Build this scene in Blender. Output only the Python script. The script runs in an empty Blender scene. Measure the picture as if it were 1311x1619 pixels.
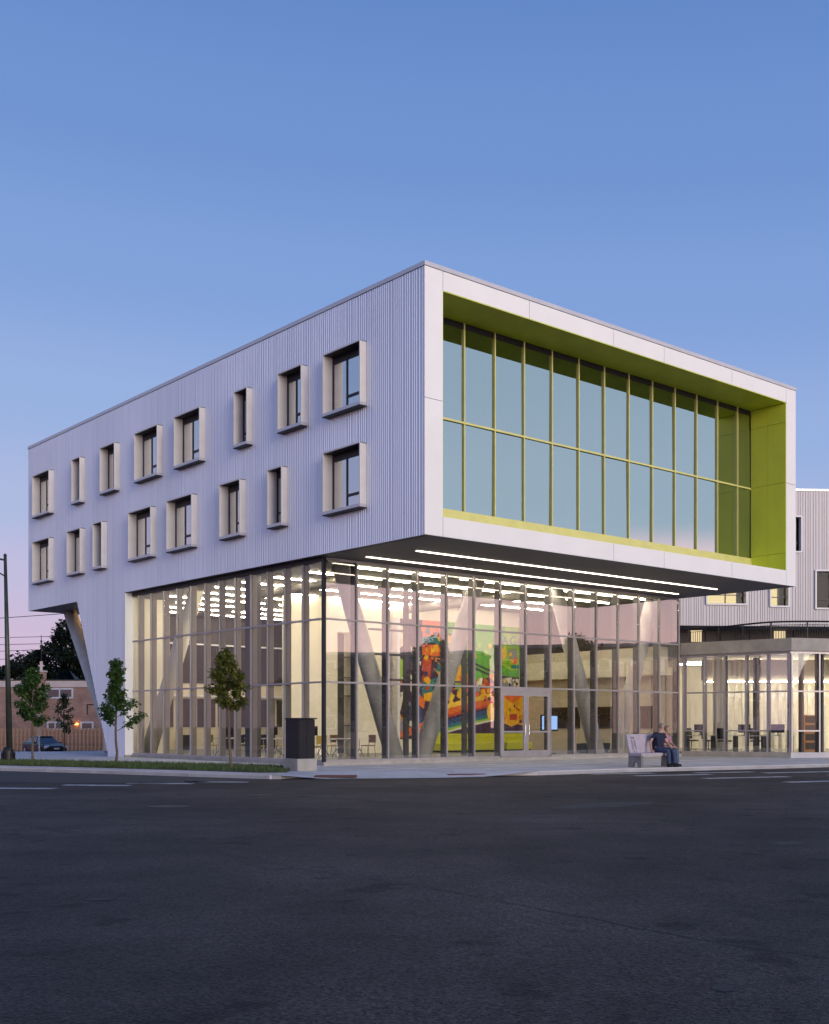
import bpy, math, random
from math import radians as RAD, sin, cos, pi, atan2, hypot, sqrt
from mathutils import Vector, Matrix

random.seed(7)
SC = bpy.context.scene
COL = SC.collection

# ------------------------------------------------------------------ camera, sky, sun, exposure
cam_d = bpy.data.cameras.new('camera')
cam = bpy.data.objects.new('camera', cam_d)
COL.objects.link(cam)
cam.location = (0, 0, 1.2)
cam.rotation_euler = (RAD(90), 0, 0)
cam_d.sensor_fit = 'HORIZONTAL'
cam_d.sensor_width = 36
cam_d.lens = 36 * 1830 / 1311
cam_d.shift_x = 0.0004
cam_d.shift_y = (1148 - 809.5) / 1311
cam_d.clip_start = 0.1
cam_d.clip_end = 3000
SC.camera = cam

SUN_EL, SUN_AZ = 9.0, 147.0      # azimuth: degrees clockwise from +Y (the view direction)
world = bpy.data.worlds.new('World')
SC.world = world
world.use_nodes = True
wn, wl = world.node_tree.nodes, world.node_tree.links
wn.clear()
w_out = wn.new('ShaderNodeOutputWorld')
tc = wn.new('ShaderNodeTexCoord')
sep = wn.new('ShaderNodeSeparateXYZ')
wl.new(tc.outputs['Generated'], sep.inputs[0])
# twilight gradient by elevation (sine of elevation), a touch lighter to the left
tilt = wn.new('ShaderNodeMath'); tilt.operation = 'MULTIPLY_ADD'
tilt.inputs[1].default_value = 0.055
wl.new(sep.outputs['X'], tilt.inputs[0]); wl.new(sep.outputs['Z'], tilt.inputs[2])
mr = wn.new('ShaderNodeMapRange')
mr.inputs['From Min'].default_value = -0.05; mr.inputs['From Max'].default_value = 0.95
wl.new(tilt.outputs[0], mr.inputs['Value'])
ramp = wn.new('ShaderNodeValToRGB')
def s2l(c):
    return tuple(((v / 255) / 12.92 if v <= 10 else (((v / 255) + 0.055) / 1.055) ** 2.4) for v in c)
stops = [(0.00, (206, 176, 200)), (0.10, (203, 183, 212)), (0.155, (190, 184, 218)), (0.21, (170, 182, 222)),
         (0.30, (148, 173, 221)), (0.40, (126, 158, 215)), (0.50, (110, 145, 206)), (0.60, (98, 134, 197)), (1.0, (70, 104, 170))]
ramp.color_ramp.interpolation = 'EASE'
while len(ramp.color_ramp.elements) < len(stops):
    ramp.color_ramp.elements.new(0.5)
for e, (p, c) in zip(ramp.color_ramp.elements, stops):
    e.position = p; e.color = s2l(c) + (1,)
wl.new(mr.outputs[0], ramp.inputs[0])
bg1 = wn.new('ShaderNodeBackground'); bg1.inputs['Strength'].default_value = 1.0
wl.new(ramp.outputs[0], bg1.inputs['Color'])
sky = wn.new('ShaderNodeTexSky'); sky.sky_type = 'NISHITA'; sky.sun_disc = False
sky.sun_elevation = RAD(SUN_EL); sky.sun_rotation = RAD(SUN_AZ)
sky.air_density = 1.6; sky.dust_density = 0.6; sky.ozone_density = 2.0
bg2 = wn.new('ShaderNodeBackground'); bg2.inputs['Strength'].default_value = 0.006
wl.new(sky.outputs[0], bg2.inputs['Color'])
addw = wn.new('ShaderNodeAddShader')
wl.new(bg1.outputs[0], addw.inputs[0]); wl.new(bg2.outputs[0], addw.inputs[1])
# afterglow on the sunset side (to the right, behind the view)
ga = RAD(118.0)
dp = wn.new('ShaderNodeVectorMath'); dp.operation = 'DOT_PRODUCT'; dp.inputs[1].default_value = (sin(ga), cos(ga), 0)
wl.new(tc.outputs['Generated'], dp.inputs[0])
mg = wn.new('ShaderNodeMapRange'); mg.interpolation_type = 'SMOOTHSTEP'
mg.inputs['From Min'].default_value = -0.1; mg.inputs['From Max'].default_value = 0.95
wl.new(dp.outputs['Value'], mg.inputs['Value'])
rg = wn.new('ShaderNodeValToRGB'); rg.color_ramp.interpolation = 'EASE'
gst = [(0.0, (1.35, 0.68, 0.42)), (0.135, (1.05, 0.55, 0.36)), (0.168, (0.24, 0.25, 0.14)), (0.30, (0.27, 0.26, 0.12)), (0.48, (0.10, 0.10, 0.05)), (0.75, (0, 0, 0))]
while len(rg.color_ramp.elements) < len(gst): rg.color_ramp.elements.new(0.5)
for e, (p, c) in zip(rg.color_ramp.elements, gst): e.position = p; e.color = c + (1,)
wl.new(sep.outputs['Z'], rg.inputs[0])
bg3 = wn.new('ShaderNodeBackground'); wl.new(rg.outputs[0], bg3.inputs['Color']); wl.new(mg.outputs[0], bg3.inputs['Strength'])
add2 = wn.new('ShaderNodeAddShader'); wl.new(addw.outputs[0], add2.inputs[0]); wl.new(bg3.outputs[0], add2.inputs[1])
wl.new(add2.outputs[0], w_out.inputs['Surface'])

sun_d = bpy.data.lights.new('sun', 'SUN')
sun_d.energy = 2.2; sun_d.angle = RAD(30); sun_d.color = (1.0, 0.90, 0.82)
sun = bpy.data.objects.new('sun', sun_d); COL.objects.link(sun)
az = RAD(SUN_AZ); el = RAD(SUN_EL)
sd = Vector((sin(az) * cos(el), cos(az) * cos(el), sin(el)))
sun.rotation_euler = sd.to_track_quat('Z', 'Y').to_euler()

SC.view_settings.view_transform = 'Standard'
SC.view_settings.look = 'None'
SC.view_settings.exposure = 0.0
SC.view_settings.gamma = 1.0
SC.view_settings.use_curve_mapping = False
SC.render.engine = 'CYCLES'
SC.cycles.use_denoising = True
SC.cycles.max_bounces = 8
SC.cycles.transparent_max_bounces = 24
SC.cycles.caustics_reflective = False
SC.cycles.caustics_refractive = False
SC.cycles.sample_clamp_indirect = 6.0

# ------------------------------------------------------------------ materials
MATS = {}
def new_mat(name):
    m = bpy.data.materials.new(name); m.use_nodes = True
    nt = m.node_tree; nt.nodes.clear()
    out = nt.nodes.new('ShaderNodeOutputMaterial')
    MATS[name] = m
    return m, nt.nodes, nt.links, out

def mat(name, col, rough=0.5, metal=0.0, var=0.12, scale=3.0, bump=0.0, bscale=40.0, spec=0.5, stretch=None, col2=None):
    """principled surface with noise variation in colour and roughness"""
    m, n, l, out = new_mat(name)
    p = n.new('ShaderNodeBsdfPrincipled')
    p.inputs['Metallic'].default_value = metal
    p.inputs['Specular IOR Level'].default_value = spec
    t = n.new('ShaderNodeTexCoord')
    mp = n.new('ShaderNodeMapping')
    if stretch: mp.inputs['Scale'].default_value = stretch
    l.new(t.outputs['Object'], mp.inputs['Vector'])
    ns = n.new('ShaderNodeTexNoise'); ns.inputs['Scale'].default_value = scale; ns.inputs['Detail'].default_value = 5
    l.new(mp.outputs[0], ns.inputs['Vector'])
    rp = n.new('ShaderNodeValToRGB')
    a = tuple(c * (1 - var) for c in col); b = col2 or tuple(min(1, c * (1 + var)) for c in col)
    rp.color_ramp.elements[0].position = 0.32; rp.color_ramp.elements[0].color = a + (1,)
    rp.color_ramp.elements[1].position = 0.68; rp.color_ramp.elements[1].color = tuple(b) + (1,)
    l.new(ns.outputs['Fac'], rp.inputs[0]); l.new(rp.outputs[0], p.inputs['Base Color'])
    rr = n.new('ShaderNodeMapRange')
    rr.inputs['To Min'].default_value = max(0.02, rough * 0.85); rr.inputs['To Max'].default_value = min(1, rough * 1.15)
    l.new(ns.outputs['Fac'], rr.inputs['Value']); l.new(rr.outputs[0], p.inputs['Roughness'])
    if bump:
        nb = n.new('ShaderNodeTexNoise'); nb.inputs['Scale'].default_value = bscale; nb.inputs['Detail'].default_value = 3
        l.new(mp.outputs[0], nb.inputs['Vector'])
        bp = n.new('ShaderNodeBump'); bp.inputs['Strength'].default_value = bump; bp.inputs['Distance'].default_value = 0.02
        l.new(nb.outputs['Fac'], bp.inputs['Height']); l.new(bp.outputs[0], p.inputs['Normal'])
    l.new(p.outputs[0], out.inputs['Surface'])
    return m

def glow(name, col, strength):
    m, n, l, out = new_mat(name)
    e = n.new('ShaderNodeEmission'); e.inputs['Color'].default_value = col + (1,); e.inputs['Strength'].default_value = strength
    l.new(e.outputs[0], out.inputs['Surface']); return m

def glass(name, tint, refl, gain, rcol=(1, 1, 1), rough=0.0):
    """thin architectural pane: clear tint behind a fresnel mirror coat"""
    m, n, l, out = new_mat(name)
    tr = n.new('ShaderNodeBsdfTransparent'); tr.inputs['Color'].default_value = tint + (1,)
    gl = n.new('ShaderNodeBsdfGlossy'); gl.inputs['Roughness'].default_value = rough; gl.inputs['Color'].default_value = rcol + (1,)
    lw = n.new('ShaderNodeLayerWeight'); lw.inputs['Blend'].default_value = 0.5
    fr = n.new('ShaderNodeMath'); fr.operation = 'POWER'; fr.inputs[1].default_value = 4.0   # schlick falloff
    l.new(lw.outputs['Facing'], fr.inputs[0])
    ma = n.new('ShaderNodeMath'); ma.operation = 'MULTIPLY_ADD'; ma.use_clamp = True
    ma.inputs[1].default_value = gain; ma.inputs[2].default_value = refl
    l.new(fr.outputs[0], ma.inputs[0])
    # very slight waviness so reflections are not perfect
    t = n.new('ShaderNodeTexCoord'); ns = n.new('ShaderNodeTexNoise'); ns.inputs['Scale'].default_value = 0.9; ns.inputs['Detail'].default_value = 1
    l.new(t.outputs['Object'], ns.inputs['Vector'])
    bp = n.new('ShaderNodeBump'); bp.inputs['Strength'].default_value = 0.03; bp.inputs['Distance'].default_value = 0.03
    l.new(ns.outputs['Fac'], bp.inputs['Height']); l.new(bp.outputs[0], gl.inputs['Normal'])
    mx = n.new('ShaderNodeMixShader')
    l.new(ma.outputs[0], mx.inputs[0]); l.new(tr.outputs[0], mx.inputs[1]); l.new(gl.outputs[0], mx.inputs[2])
    l.new(mx.outputs[0], out.inputs['Surface']); return m

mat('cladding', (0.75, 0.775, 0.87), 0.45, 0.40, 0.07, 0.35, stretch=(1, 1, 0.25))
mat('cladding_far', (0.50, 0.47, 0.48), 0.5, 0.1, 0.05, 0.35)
mat('white_panel', (0.84, 0.835, 0.82), 0.42, 0.0, 0.025, 0.8)
mat('white_trim', (0.74, 0.72, 0.72), 0.45, 0.0, 0.04, 2)
mat('coping', (0.62, 0.60, 0.62), 0.4, 0.4, 0.05, 1)
mat('backing', (0.03, 0.03, 0.035), 0.8)
mat('lime', (0.72, 0.80, 0.07), 0.38, 0.0, 0.07, 0.7)
mat('lime_metal', (0.70, 0.67, 0.24), 0.4, 0.15, 0.06, 2)
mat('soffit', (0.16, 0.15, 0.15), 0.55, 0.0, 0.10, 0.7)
mat('jamb', (0.75, 0.715, 0.69), 0.5, 0.1, 0.04, 2)
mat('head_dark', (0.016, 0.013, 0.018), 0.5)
mat('dark_frame', (0.020, 0.018, 0.026), 0.4, 0.3)
mat('aluminium', (0.40, 0.37, 0.375), 0.40, 0.45, 0.06, 3)
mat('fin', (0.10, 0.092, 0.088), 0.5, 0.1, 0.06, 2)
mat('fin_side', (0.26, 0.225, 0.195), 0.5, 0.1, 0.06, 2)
mat('concrete', (0.36, 0.335, 0.30), 0.75, 0, 0.16, 2.2, 0.25, 30)
mat('column_concrete', (0.58, 0.55, 0.50), 0.7, 0, 0.13, 1.6, 0.2, 24)
mat('sidewalk', (0.54, 0.52, 0.53), 0.8, 0, 0.14, 0.8, 0.3, 60)
mat('kerb', (0.37, 0.36, 0.37), 0.8, 0, 0.16, 1.5, 0.3, 50)
mat('plaster', (0.84, 0.78, 0.62), 0.7, 0, 0.04, 1)
mat('plaster_tan', (0.66, 0.58, 0.44), 0.7, 0, 0.05, 1)
mat('ceiling', (0.30, 0.28, 0.23), 0.8, 0, 0.06, 1)
mat('interior_floor', (0.20, 0.19, 0.17), 0.35, 0, 0.12, 1.5)
mat('room_wall', (0.35, 0.34, 0.33), 0.8)
mat('room_dark', (0.10, 0.10, 0.11), 0.8)
mat('dark_opening', (0.035, 0.026, 0.018), 0.25, 0, 0.2, 1.5)
mat('tactile', (0.12, 0.045, 0.04), 0.8, 0, 0.25, 3, 0.5, 30)
mat('iron', (0.035, 0.033, 0.035), 0.6, 0.5, 0.2, 8)
mat('tar', (0.013, 0.013, 0.015), 0.7, 0, 0.3, 4)
mat('asphalt_new', (0.026, 0.026, 0.030), 0.75, 0, 0.2, 2, 0.4, 80)
mat('soil', (0.06, 0.055, 0.03), 0.9, 0, 0.3, 4, 0.4, 30)
mat('grass_blade', (0.050, 0.085, 0.018), 0.6, 0, 0.4, 1.5)
mat('lawn', (0.035, 0.06, 0.018), 0.9, 0, 0.4, 1.2, 0.5, 12)
mat('bark', (0.13, 0.095, 0.07), 0.9, 0, 0.25, 9, 0.5, 25)
mat('cabinet', (0.012, 0.010, 0.014), 0.45, 0.2, 0.2, 2)
mat('pole_green', (0.045, 0.055, 0.045), 0.45, 0.3, 0.25, 3)
mat('galvanised', (0.42, 0.42, 0.45), 0.4, 0.7, 0.1, 5)
mat('car_paint', (0.006, 0.006, 0.009), 0.3, 0.0, 0.05, 1)
mat('car_glass', (0.02, 0.025, 0.035), 0.05, 0.0, 0.05, 1, spec=1.0)
mat('rubber', (0.012, 0.012, 0.012), 0.8)
mat('lamp_lens', (0.75, 0.72, 0.75), 0.15)
mat('plate_white', (0.7, 0.7, 0.7), 0.5)
mat('wood_fence', (0.66, 0.38, 0.23), 0.75, 0, 0.22, 2.5, 0.2, 20)
mat('house_trim', (0.74, 0.60, 0.56), 0.7, 0, 0.08, 1)
mat('window_white', (0.75, 0.75, 0.78), 0.5)
mat('roof_dark', (0.05, 0.045, 0.045), 0.8)
mat('wire', (0.02, 0.02, 0.02), 0.6)
mat('rail_black', (0.018, 0.014, 0.012), 0.5, 0.3)
mat('dark_brown', (0.045, 0.032, 0.026), 0.6, 0, 0.2, 1.5)
mat('table_white', (0.72, 0.69, 0.62), 0.4)
mat('chair_yellow', (0.55, 0.36, 0.05), 0.5)
mat('chair_brown', (0.20, 0.09, 0.03), 0.5)
mat('chair_black', (0.02, 0.02, 0.022), 0.5)
mat('chrome', (0.5, 0.5, 0.5), 0.25, 0.9)
mat('sofa_lime', (0.50, 0.50, 0.015), 0.7, 0, 0.06, 2)
mat('screen_dark', (0.01, 0.01, 0.012), 0.2)
glow('screen_blue', (0.35, 0.55, 1.0), 1.4)
mat('orange_wood', (0.50, 0.20, 0.045), 0.5)
mat('blind', (0.72, 0.68, 0.55), 0.6)
mat('bench_stone', (0.43, 0.37, 0.42), 0.75, 0, 0.12, 4, 0.3, 40)
mat('bench_dark', (0.20, 0.19, 0.19), 0.8, 0, 0.15, 4, 0.3, 40)
mat('bench_mark', (0.24, 0.19, 0.25), 0.8)
mat('skin', (0.50, 0.28, 0.20), 0.55)
mat('navy_cloth', (0.012, 0.017, 0.045), 0.85, 0, 0.25, 12)
mat('denim', (0.04, 0.06, 0.12), 0.85, 0, 0.3, 14)
mat('denim_pale', (0.075, 0.12, 0.19), 0.85, 0, 0.3, 14)
mat('pink_cloth', (0.45, 0.22, 0.30), 0.85, 0, 0.3, 22)
mat('shoe', (0.012, 0.012, 0.014), 0.6)
mat('hair_grey', (0.22, 0.18, 0.16), 0.8)
mat('hair_dark', (0.05, 0.04, 0.03), 0.8)
mat('paint_line', (0.55, 0.55, 0.56), 0.8, 0, 0.35, 2.5)
glow('strip_light', (1.0, 0.88, 0.70), 52.0)
glow('soffit_light', (1.0, 0.84, 0.68), 7.0)
glow('office_light', (1.0, 0.90, 0.72), 42.0)
glow('lamp_orange', (1.0, 0.42, 0.10), 6.0)
glow('lit_room', (1.0, 0.80, 0.40), 2.3)
glow('lit_terrace', (1.0, 0.78, 0.45), 0.85)
glow('uplight', (1.0, 0.62, 0.28), 30.0)
glass('glass_front', (0.45, 0.49, 0.47), 0.60, 0.4, (0.86, 0.93, 0.91))
glass('glass_store', (0.97, 0.975, 0.96), 0.15, 0.7)
glass('glass_side', (0.97, 0.975, 0.96), 0.02, 0.4)
glass('glass_window', (0.35, 0.36, 0.4), 0.58, 0.4)
glass('glass_far', (0.6, 0.6, 0.6), 0.006, 0.2)

def leaf_mat(name, c1, c2):
    m, n, l, out = new_mat(name)
    t = n.new('ShaderNodeTexCoord'); ns = n.new('ShaderNodeTexNoise'); ns.inputs['Scale'].default_value = 6.0
    l.new(t.outputs['Object'], ns.inputs['Vector'])
    rp = n.new('ShaderNodeValToRGB')
    rp.color_ramp.elements[0].position = 0.35; rp.color_ramp.elements[0].color = c1 + (1,)
    rp.color_ramp.elements[1].position = 0.7; rp.color_ramp.elements[1].color = c2 + (1,)
    l.new(ns.outputs['Fac'], rp.inputs[0])
    p = n.new('ShaderNodeBsdfPrincipled'); p.inputs['Roughness'].default_value = 0.5
    l.new(rp.outputs[0], p.inputs['Base Color'])
    tl = n.new('ShaderNodeBsdfTranslucent'); l.new(rp.outputs[0], tl.inputs['Color'])
    mx = n.new('ShaderNodeMixShader'); mx.inputs[0].default_value = 0.42
    l.new(p.outputs[0], mx.inputs[1]); l.new(tl.outputs[0], mx.inputs[2]); l.new(mx.outputs[0], out.inputs['Surface'])
    return m
leaf_mat('leaf', (0.030, 0.075, 0.016), (0.085, 0.160, 0.038))
leaf_mat('leaf_backlit', (0.070, 0.090, 0.016), (0.20, 0.20, 0.035))  # yellower leaf copy: glow of the interior behind is put into the colour
leaf_mat('leaf_dark', (0.010, 0.018, 0.009), (0.028, 0.045, 0.018))

def brick_mat():
    m, n, l, out = new_mat('brick')
    t = n.new('ShaderNodeTexCoord'); mp = n.new('ShaderNodeMapping'); mp.inputs['Rotation'].default_value = (RAD(90), 0, 0)
    l.new(t.outputs['Object'], mp.inputs[0])
    b = n.new('ShaderNodeTexBrick'); b.inputs['Scale'].default_value = 1.0
    b.inputs['Brick Width'].default_value = 0.24; b.inputs['Row Height'].default_value = 0.08; b.inputs['Mortar Size'].default_value = 0.008
    b.inputs['Color1'].default_value = (0.52, 0.29, 0.21, 1); b.inputs['Color2'].default_value = (0.38, 0.20, 0.15, 1)
    b.inputs['Mortar'].default_value = (0.42, 0.34, 0.29, 1)
    l.new(mp.outputs[0], b.inputs['Vector'])
    ns = n.new('ShaderNodeTexNoise'); ns.inputs['Scale'].default_value = 0.7; l.new(t.outputs['Object'], ns.inputs['Vector'])
    mx = n.new('ShaderNodeMixRGB'); mx.blend_type = 'OVERLAY'; mx.inputs[0].default_value = 0.6
    l.new(b.outputs['Color'], mx.inputs[1]); l.new(ns.outputs['Fac'], mx.inputs[2])
    p = n.new('ShaderNodeBsdfPrincipled'); p.inputs['Roughness'].default_value = 0.85
    l.new(mx.outputs[0], p.inputs['Base Color']); l.new(p.outputs[0], out.inputs['Surface'])
brick_mat()

def asphalt_mat():
    m, n, l, out = new_mat('asphalt')
    t = n.new('ShaderNodeTexCoord')
    def noise(scale, detail=4, rough=0.55):
        x = n.new('ShaderNodeTexNoise'); x.inputs['Scale'].default_value = scale; x.inputs['Detail'].default_value = detail
        x.inputs['Roughness'].default_value = rough
        l.new(t.outputs['Object'], x.inputs['Vector']); return x
    def ramp2(src, p0, c0, p1, c1):
        r = n.new('ShaderNodeValToRGB')
        r.color_ramp.elements[0].position = p0; r.color_ramp.elements[0].color = c0 + (1,)
        r.color_ramp.elements[1].position = p1; r.color_ramp.elements[1].color = c1 + (1,)
        l.new(src, r.inputs[0]); return r
    def mul(a, b, f=1.0):
        x = n.new('ShaderNodeMixRGB'); x.blend_type = 'MULTIPLY'; x.inputs[0].default_value = f
        l.new(a, x.inputs[1]); l.new(b, x.inputs[2]); return x
    big = ramp2(noise(0.16, 5).outputs['Fac'], 0.34, (0.026, 0.021, 0.021), 0.68, (0.084, 0.070, 0.066))
    mid = ramp2(noise(1.1, 6, 0.65).outputs['Fac'], 0.30, (0.62, 0.62, 0.62), 0.62, (1.08, 1.08, 1.08))
    # aggregate: light stones in dark binder
    vo = n.new('ShaderNodeTexVoronoi'); vo.inputs['Scale'].default_value = 60.0
    l.new(t.outputs['Object'], vo.inputs['Vector'])
    ag = ramp2(vo.outputs['Color'], 0.15, (0.35, 0.35, 0.35), 0.85, (1.9, 1.8, 1.75))
    sp = ramp2(noise(26, 4, 0.75).outputs['Fac'], 0.34, (0.5, 0.5, 0.5), 0.66, (1.4, 1.4, 1.4))
    # oil drips and worn spots
    oil = ramp2(noise(2.3, 2, 0.4).outputs['Fac'], 0.27, (0.45, 0.45, 0.47), 0.36, (1, 1, 1))
    c = mul(mul(mul(mul(big.outputs[0], mid.outputs[0]).outputs[0], ag.outputs[0], 0.8).outputs[0], sp.outputs[0]).outputs[0], oil.outputs[0])
    p = n.new('ShaderNodeBsdfPrincipled'); p.inputs['Roughness'].default_value = 0.75
    p.inputs['Specular IOR Level'].default_value = 0.22
    l.new(c.outputs[0], p.inputs['Base Color'])
    bp = n.new('ShaderNodeBump'); bp.inputs['Strength'].default_value = 0.55; bp.inputs['Distance'].default_value = 0.012
    l.new(vo.outputs['Distance'], bp.inputs['Height'])
    bp2 = n.new('ShaderNodeBump'); bp2.inputs['Strength'].default_value = 0.25; bp2.inputs['Distance'].default_value = 0.03
    l.new(noise(6, 4).outputs['Fac'], bp2.inputs['Height']); l.new(bp.outputs[0], bp2.inputs['Normal'])
    l.new(bp2.outputs[0], p.inputs['Normal'])
    l.new(p.outputs[0], out.inputs['Surface'])
asphalt_mat()

# ------------------------------------------------------------------ mesh helpers
class MB:
    def __init__(s): s.v = []; s.f = []; s.mi = []; s.cur = 0
    def add(s, vs, fs):
        o = len(s.v); s.v += [tuple(v) for v in vs]
        for f in fs: s.f.append([i + o for i in f]); s.mi.append(s.cur)
        return s
    def box(s, x0, x1, y0, y1, z0, z1):
        return s.add([(x0, y0, z0), (x1, y0, z0), (x1, y1, z0), (x0, y1, z0), (x0, y0, z1), (x1, y0, z1), (x1, y1, z1), (x0, y1, z1)],
                     [(0, 3, 2, 1), (4, 5, 6, 7), (0, 1, 5, 4), (1, 2, 6, 5), (2, 3, 7, 6), (3, 0, 4, 7)])
    def bbox(s, x0, x1, y0, y1, z0, z1, r):
        """box with chamfered vertical and top edges"""
        pts = [(x0 + r, y0), (x1 - r, y0), (x1, y0 + r), (x1, y1 - r), (x1 - r, y1), (x0 + r, y1), (x0, y1 - r), (x0, y0 + r)]
        cx, cy = (x0 + x1) / 2, (y0 + y1) / 2
        ins = [(px + (r if px < cx else -r) * 0.8, py + (r if py < cy else -r) * 0.8) for px, py in pts]
        vs = [(px, py, z0) for px, py in pts] + [(px, py, z1 - r) for px, py in pts] + [(px, py, z1) for px, py in ins]
        fs = [tuple(range(7, -1, -1)), tuple(range(16, 24))]
        for i in range(8):
            j = (i + 1) % 8
            fs += [(i, j, 8 + j, 8 + i), (8 + i, 8 + j, 16 + j, 16 + i)]
        return s.add(vs, fs)
    def quad(s, a, b, c, d): return s.add([a, b, c, d], [(0, 1, 2, 3)])
    def prism(s, poly, z0, z1):
        n = len(poly)
        vs = [(x, y, z0) for x, y in poly] + [(x, y, z1) for x, y in poly]
        return s.add(vs, [tuple(range(n - 1, -1, -1)), tuple(range(n, 2 * n))] + [(i, (i + 1) % n, n + (i + 1) % n, n + i) for i in range(n)])
    def tube(s, p0, p1, r0, r1=None, n=10, cap=True):
        r1 = r0 if r1 is None else r1
        p0, p1 = Vector(p0), Vector(p1); d = (p1 - p0)
        if d.length < 1e-6: return s
        d.normalize()
        u = d.cross(Vector((0, 0, 1)) if abs(d.z) < 0.95 else Vector((1, 0, 0))).normalized(); w = d.cross(u)
        vs = []
        for p, r in ((p0, r0), (p1, r1)):
            for i in range(n):
                t = 2 * pi * i / n; vs.append(p + (u * cos(t) + w * sin(t)) * r)
        fs = [(i, n + i, n + (i + 1) % n, (i + 1) % n) for i in range(n)]
        if cap: fs += [tuple(range(n)), tuple(range(2 * n - 1, n - 1, -1))]
        return s.add(vs, fs)
    def path(s, pts, r, n=6):
        for a, b in zip(pts, pts[1:]): s.tube(a, b, r, r, n)
        return s
    def lathe(s, prof, n=20, cx=0, cy=0):
        vs = [(cx + r * cos(2 * pi * i / n), cy + r * sin(2 * pi * i / n), z) for r, z in prof for i in range(n)]
        m = len(prof)
        fs = [(k * n + i, k * n + (i + 1) % n, (k + 1) * n + (i + 1) % n, (k + 1) * n + i) for k in range(m - 1) for i in range(n)]
        fs += [tuple(range(n - 1, -1, -1)), tuple(range((m - 1) * n, m * n))]
        return s.add(vs, fs)
    def mesh(s, name, mats, smooth=False):
        me = bpy.data.meshes.new(name); me.from_pydata(s.v, [], s.f)
        for m in ([mats] if isinstance(mats, str) else mats): me.materials.append(MATS[m])
        if not isinstance(mats, str): me.polygons.foreach_set('material_index', s.mi)
        if smooth: me.polygons.foreach_set('use_smooth', [True] * len(me.polygons))
        me.update(); return me
    def build(s, name, mats, parent=None, loc=None, rz=None, smooth=False):
        return put(name, s.mesh(name, mats, smooth), parent, loc, rz)

def put(name, me, parent=None, loc=None, rz=None):
    o = bpy.data.objects.new(name, me); COL.objects.link(o)
    if parent: o.parent = parent
    if loc is not None: o.location = loc
    if rz is not None: o.rotation_euler = (0, 0, rz)
    return o

def tag(o, label=None, cat=None, group=None, kind=None):
    if label: o['label'] = label
    if cat: o['category'] = cat
    if group: o['group'] = group
    if kind: o['kind'] = kind
    return o

def empty(name, loc=(0, 0, 0), rz=0.0):
    o = bpy.data.objects.new(name, None); COL.objects.link(o)
    o.location = loc; o.rotation_euler = (0, 0, rz); return o

def copy_tree(o, parent=None):
    c = o.copy(); COL.objects.link(c); c.parent = parent
    for ch in list(o.children): copy_tree(ch, c)
    return c

# building frame: x = along the glazed front, y = along the ribbed side, origin under the near top corner
BC = Vector((0.31638, 34.05689, 0)); BR = Vector((0.76307, 0.64632, 0)); BL = Vector((-0.64632, 0.76307, 0))
BROT = atan2(BR.y, BR.x)
def W(b, a, z=0.0): return BC + BR * b + BL * a + Vector((0, 0, z))

ZS, ZR = -0.12, -0.24       # sidewalk and road level; the library floor is 0

# ------------------------------------------------------------------ ground
def road_z(y):
    t = min(1, max(0, (y - 54) / 40)); t = t * t * (3 - 2 * t)
    return ZR - 0.72 * t
m = MB()
ys = [-150, -40, 0, 20, 40, 54, 58, 62, 66, 70, 74, 78, 82, 86, 90, 94, 130, 300, 1500]
xs = [-1200, -200, -60, -20, 0, 20, 60, 200, 1200]
vs = [(x, y, road_z(y)) for y in ys for x in xs]
n = len(xs)
m.add(vs, [(j * n + i, j * n + i + 1, (j + 1) * n + i + 1, (j + 1) * n + i) for j in range(len(ys) - 1) for i in range(n - 1)])
tag(m.build('road', 'asphalt', smooth=True), kind='structure')

# sidewalk plaza round the library, flush ramp at the street corner
kerb_left = [(-40.0, 52.2), (-24.0, 43.2), (-13.18, 37.12), (-9.7, 35.14), (-6.39, 32.94), (-3.91, 31.37)]
corner = [(-3.91, 31.37), (-2.4, 31.25), (-0.95, 31.6), (0.6, 31.95), (1.92, 32.53), (3.6, 33.75)]
kerb_right = [(3.6, 33.75), (6.41, 35.9), (12.05, 39.0), (14.4, 40.45), (22.0, 45.2), (40.0, 56.5)]
front = kerb_left[:-1] + corner[:-1] + kerb_right
def inset(p):   # towards the library corner
    d = Vector((W(0.4, 5.6).x - p[0], W(0.4, 5.6).y - p[1])); d.normalize()
    return (p[0] + d.x * 1.3, p[1] + d.y * 1.3)
inner = [inset(p) for p in corner]
poly = kerb_left[:-1] + [kerb_left[-1]] + inner[1:-1] + [corner[-1]] + kerb_right[1:] + [(40, 90), (-8, 90), (-13, 66), (-19.5, 59), (-25.0, 52.6), (-40, 57.0)]
m = MB(); m.prism(poly, -1.3, ZS)
sw = tag(m.build('sidewalk', 'sidewalk'), kind='structure')
m = MB()
for i in range(len(corner) - 1):
    z = lambda k: ZS if k in (0, len(corner) - 1) else ZR + 0.012
    c0, c1 = corner[i], corner[i + 1]
    i0 = corner[0] if i == 0 else inner[i]; i1 = corner[-1] if i + 1 == len(corner) - 1 else inner[i + 1]
    m.quad((c0[0], c0[1], z(i)), (c1[0], c1[1], z(i + 1)), (i1[0], i1[1], ZS), (i0[0], i0[1], ZS))
m.build('corner_ramp', 'sidewalk', sw)
m = MB()
for k in range(len(corner) - 1):   # low lip where ramp meets asphalt
    c0, c1 = corner[k], corner[k + 1]
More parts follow.
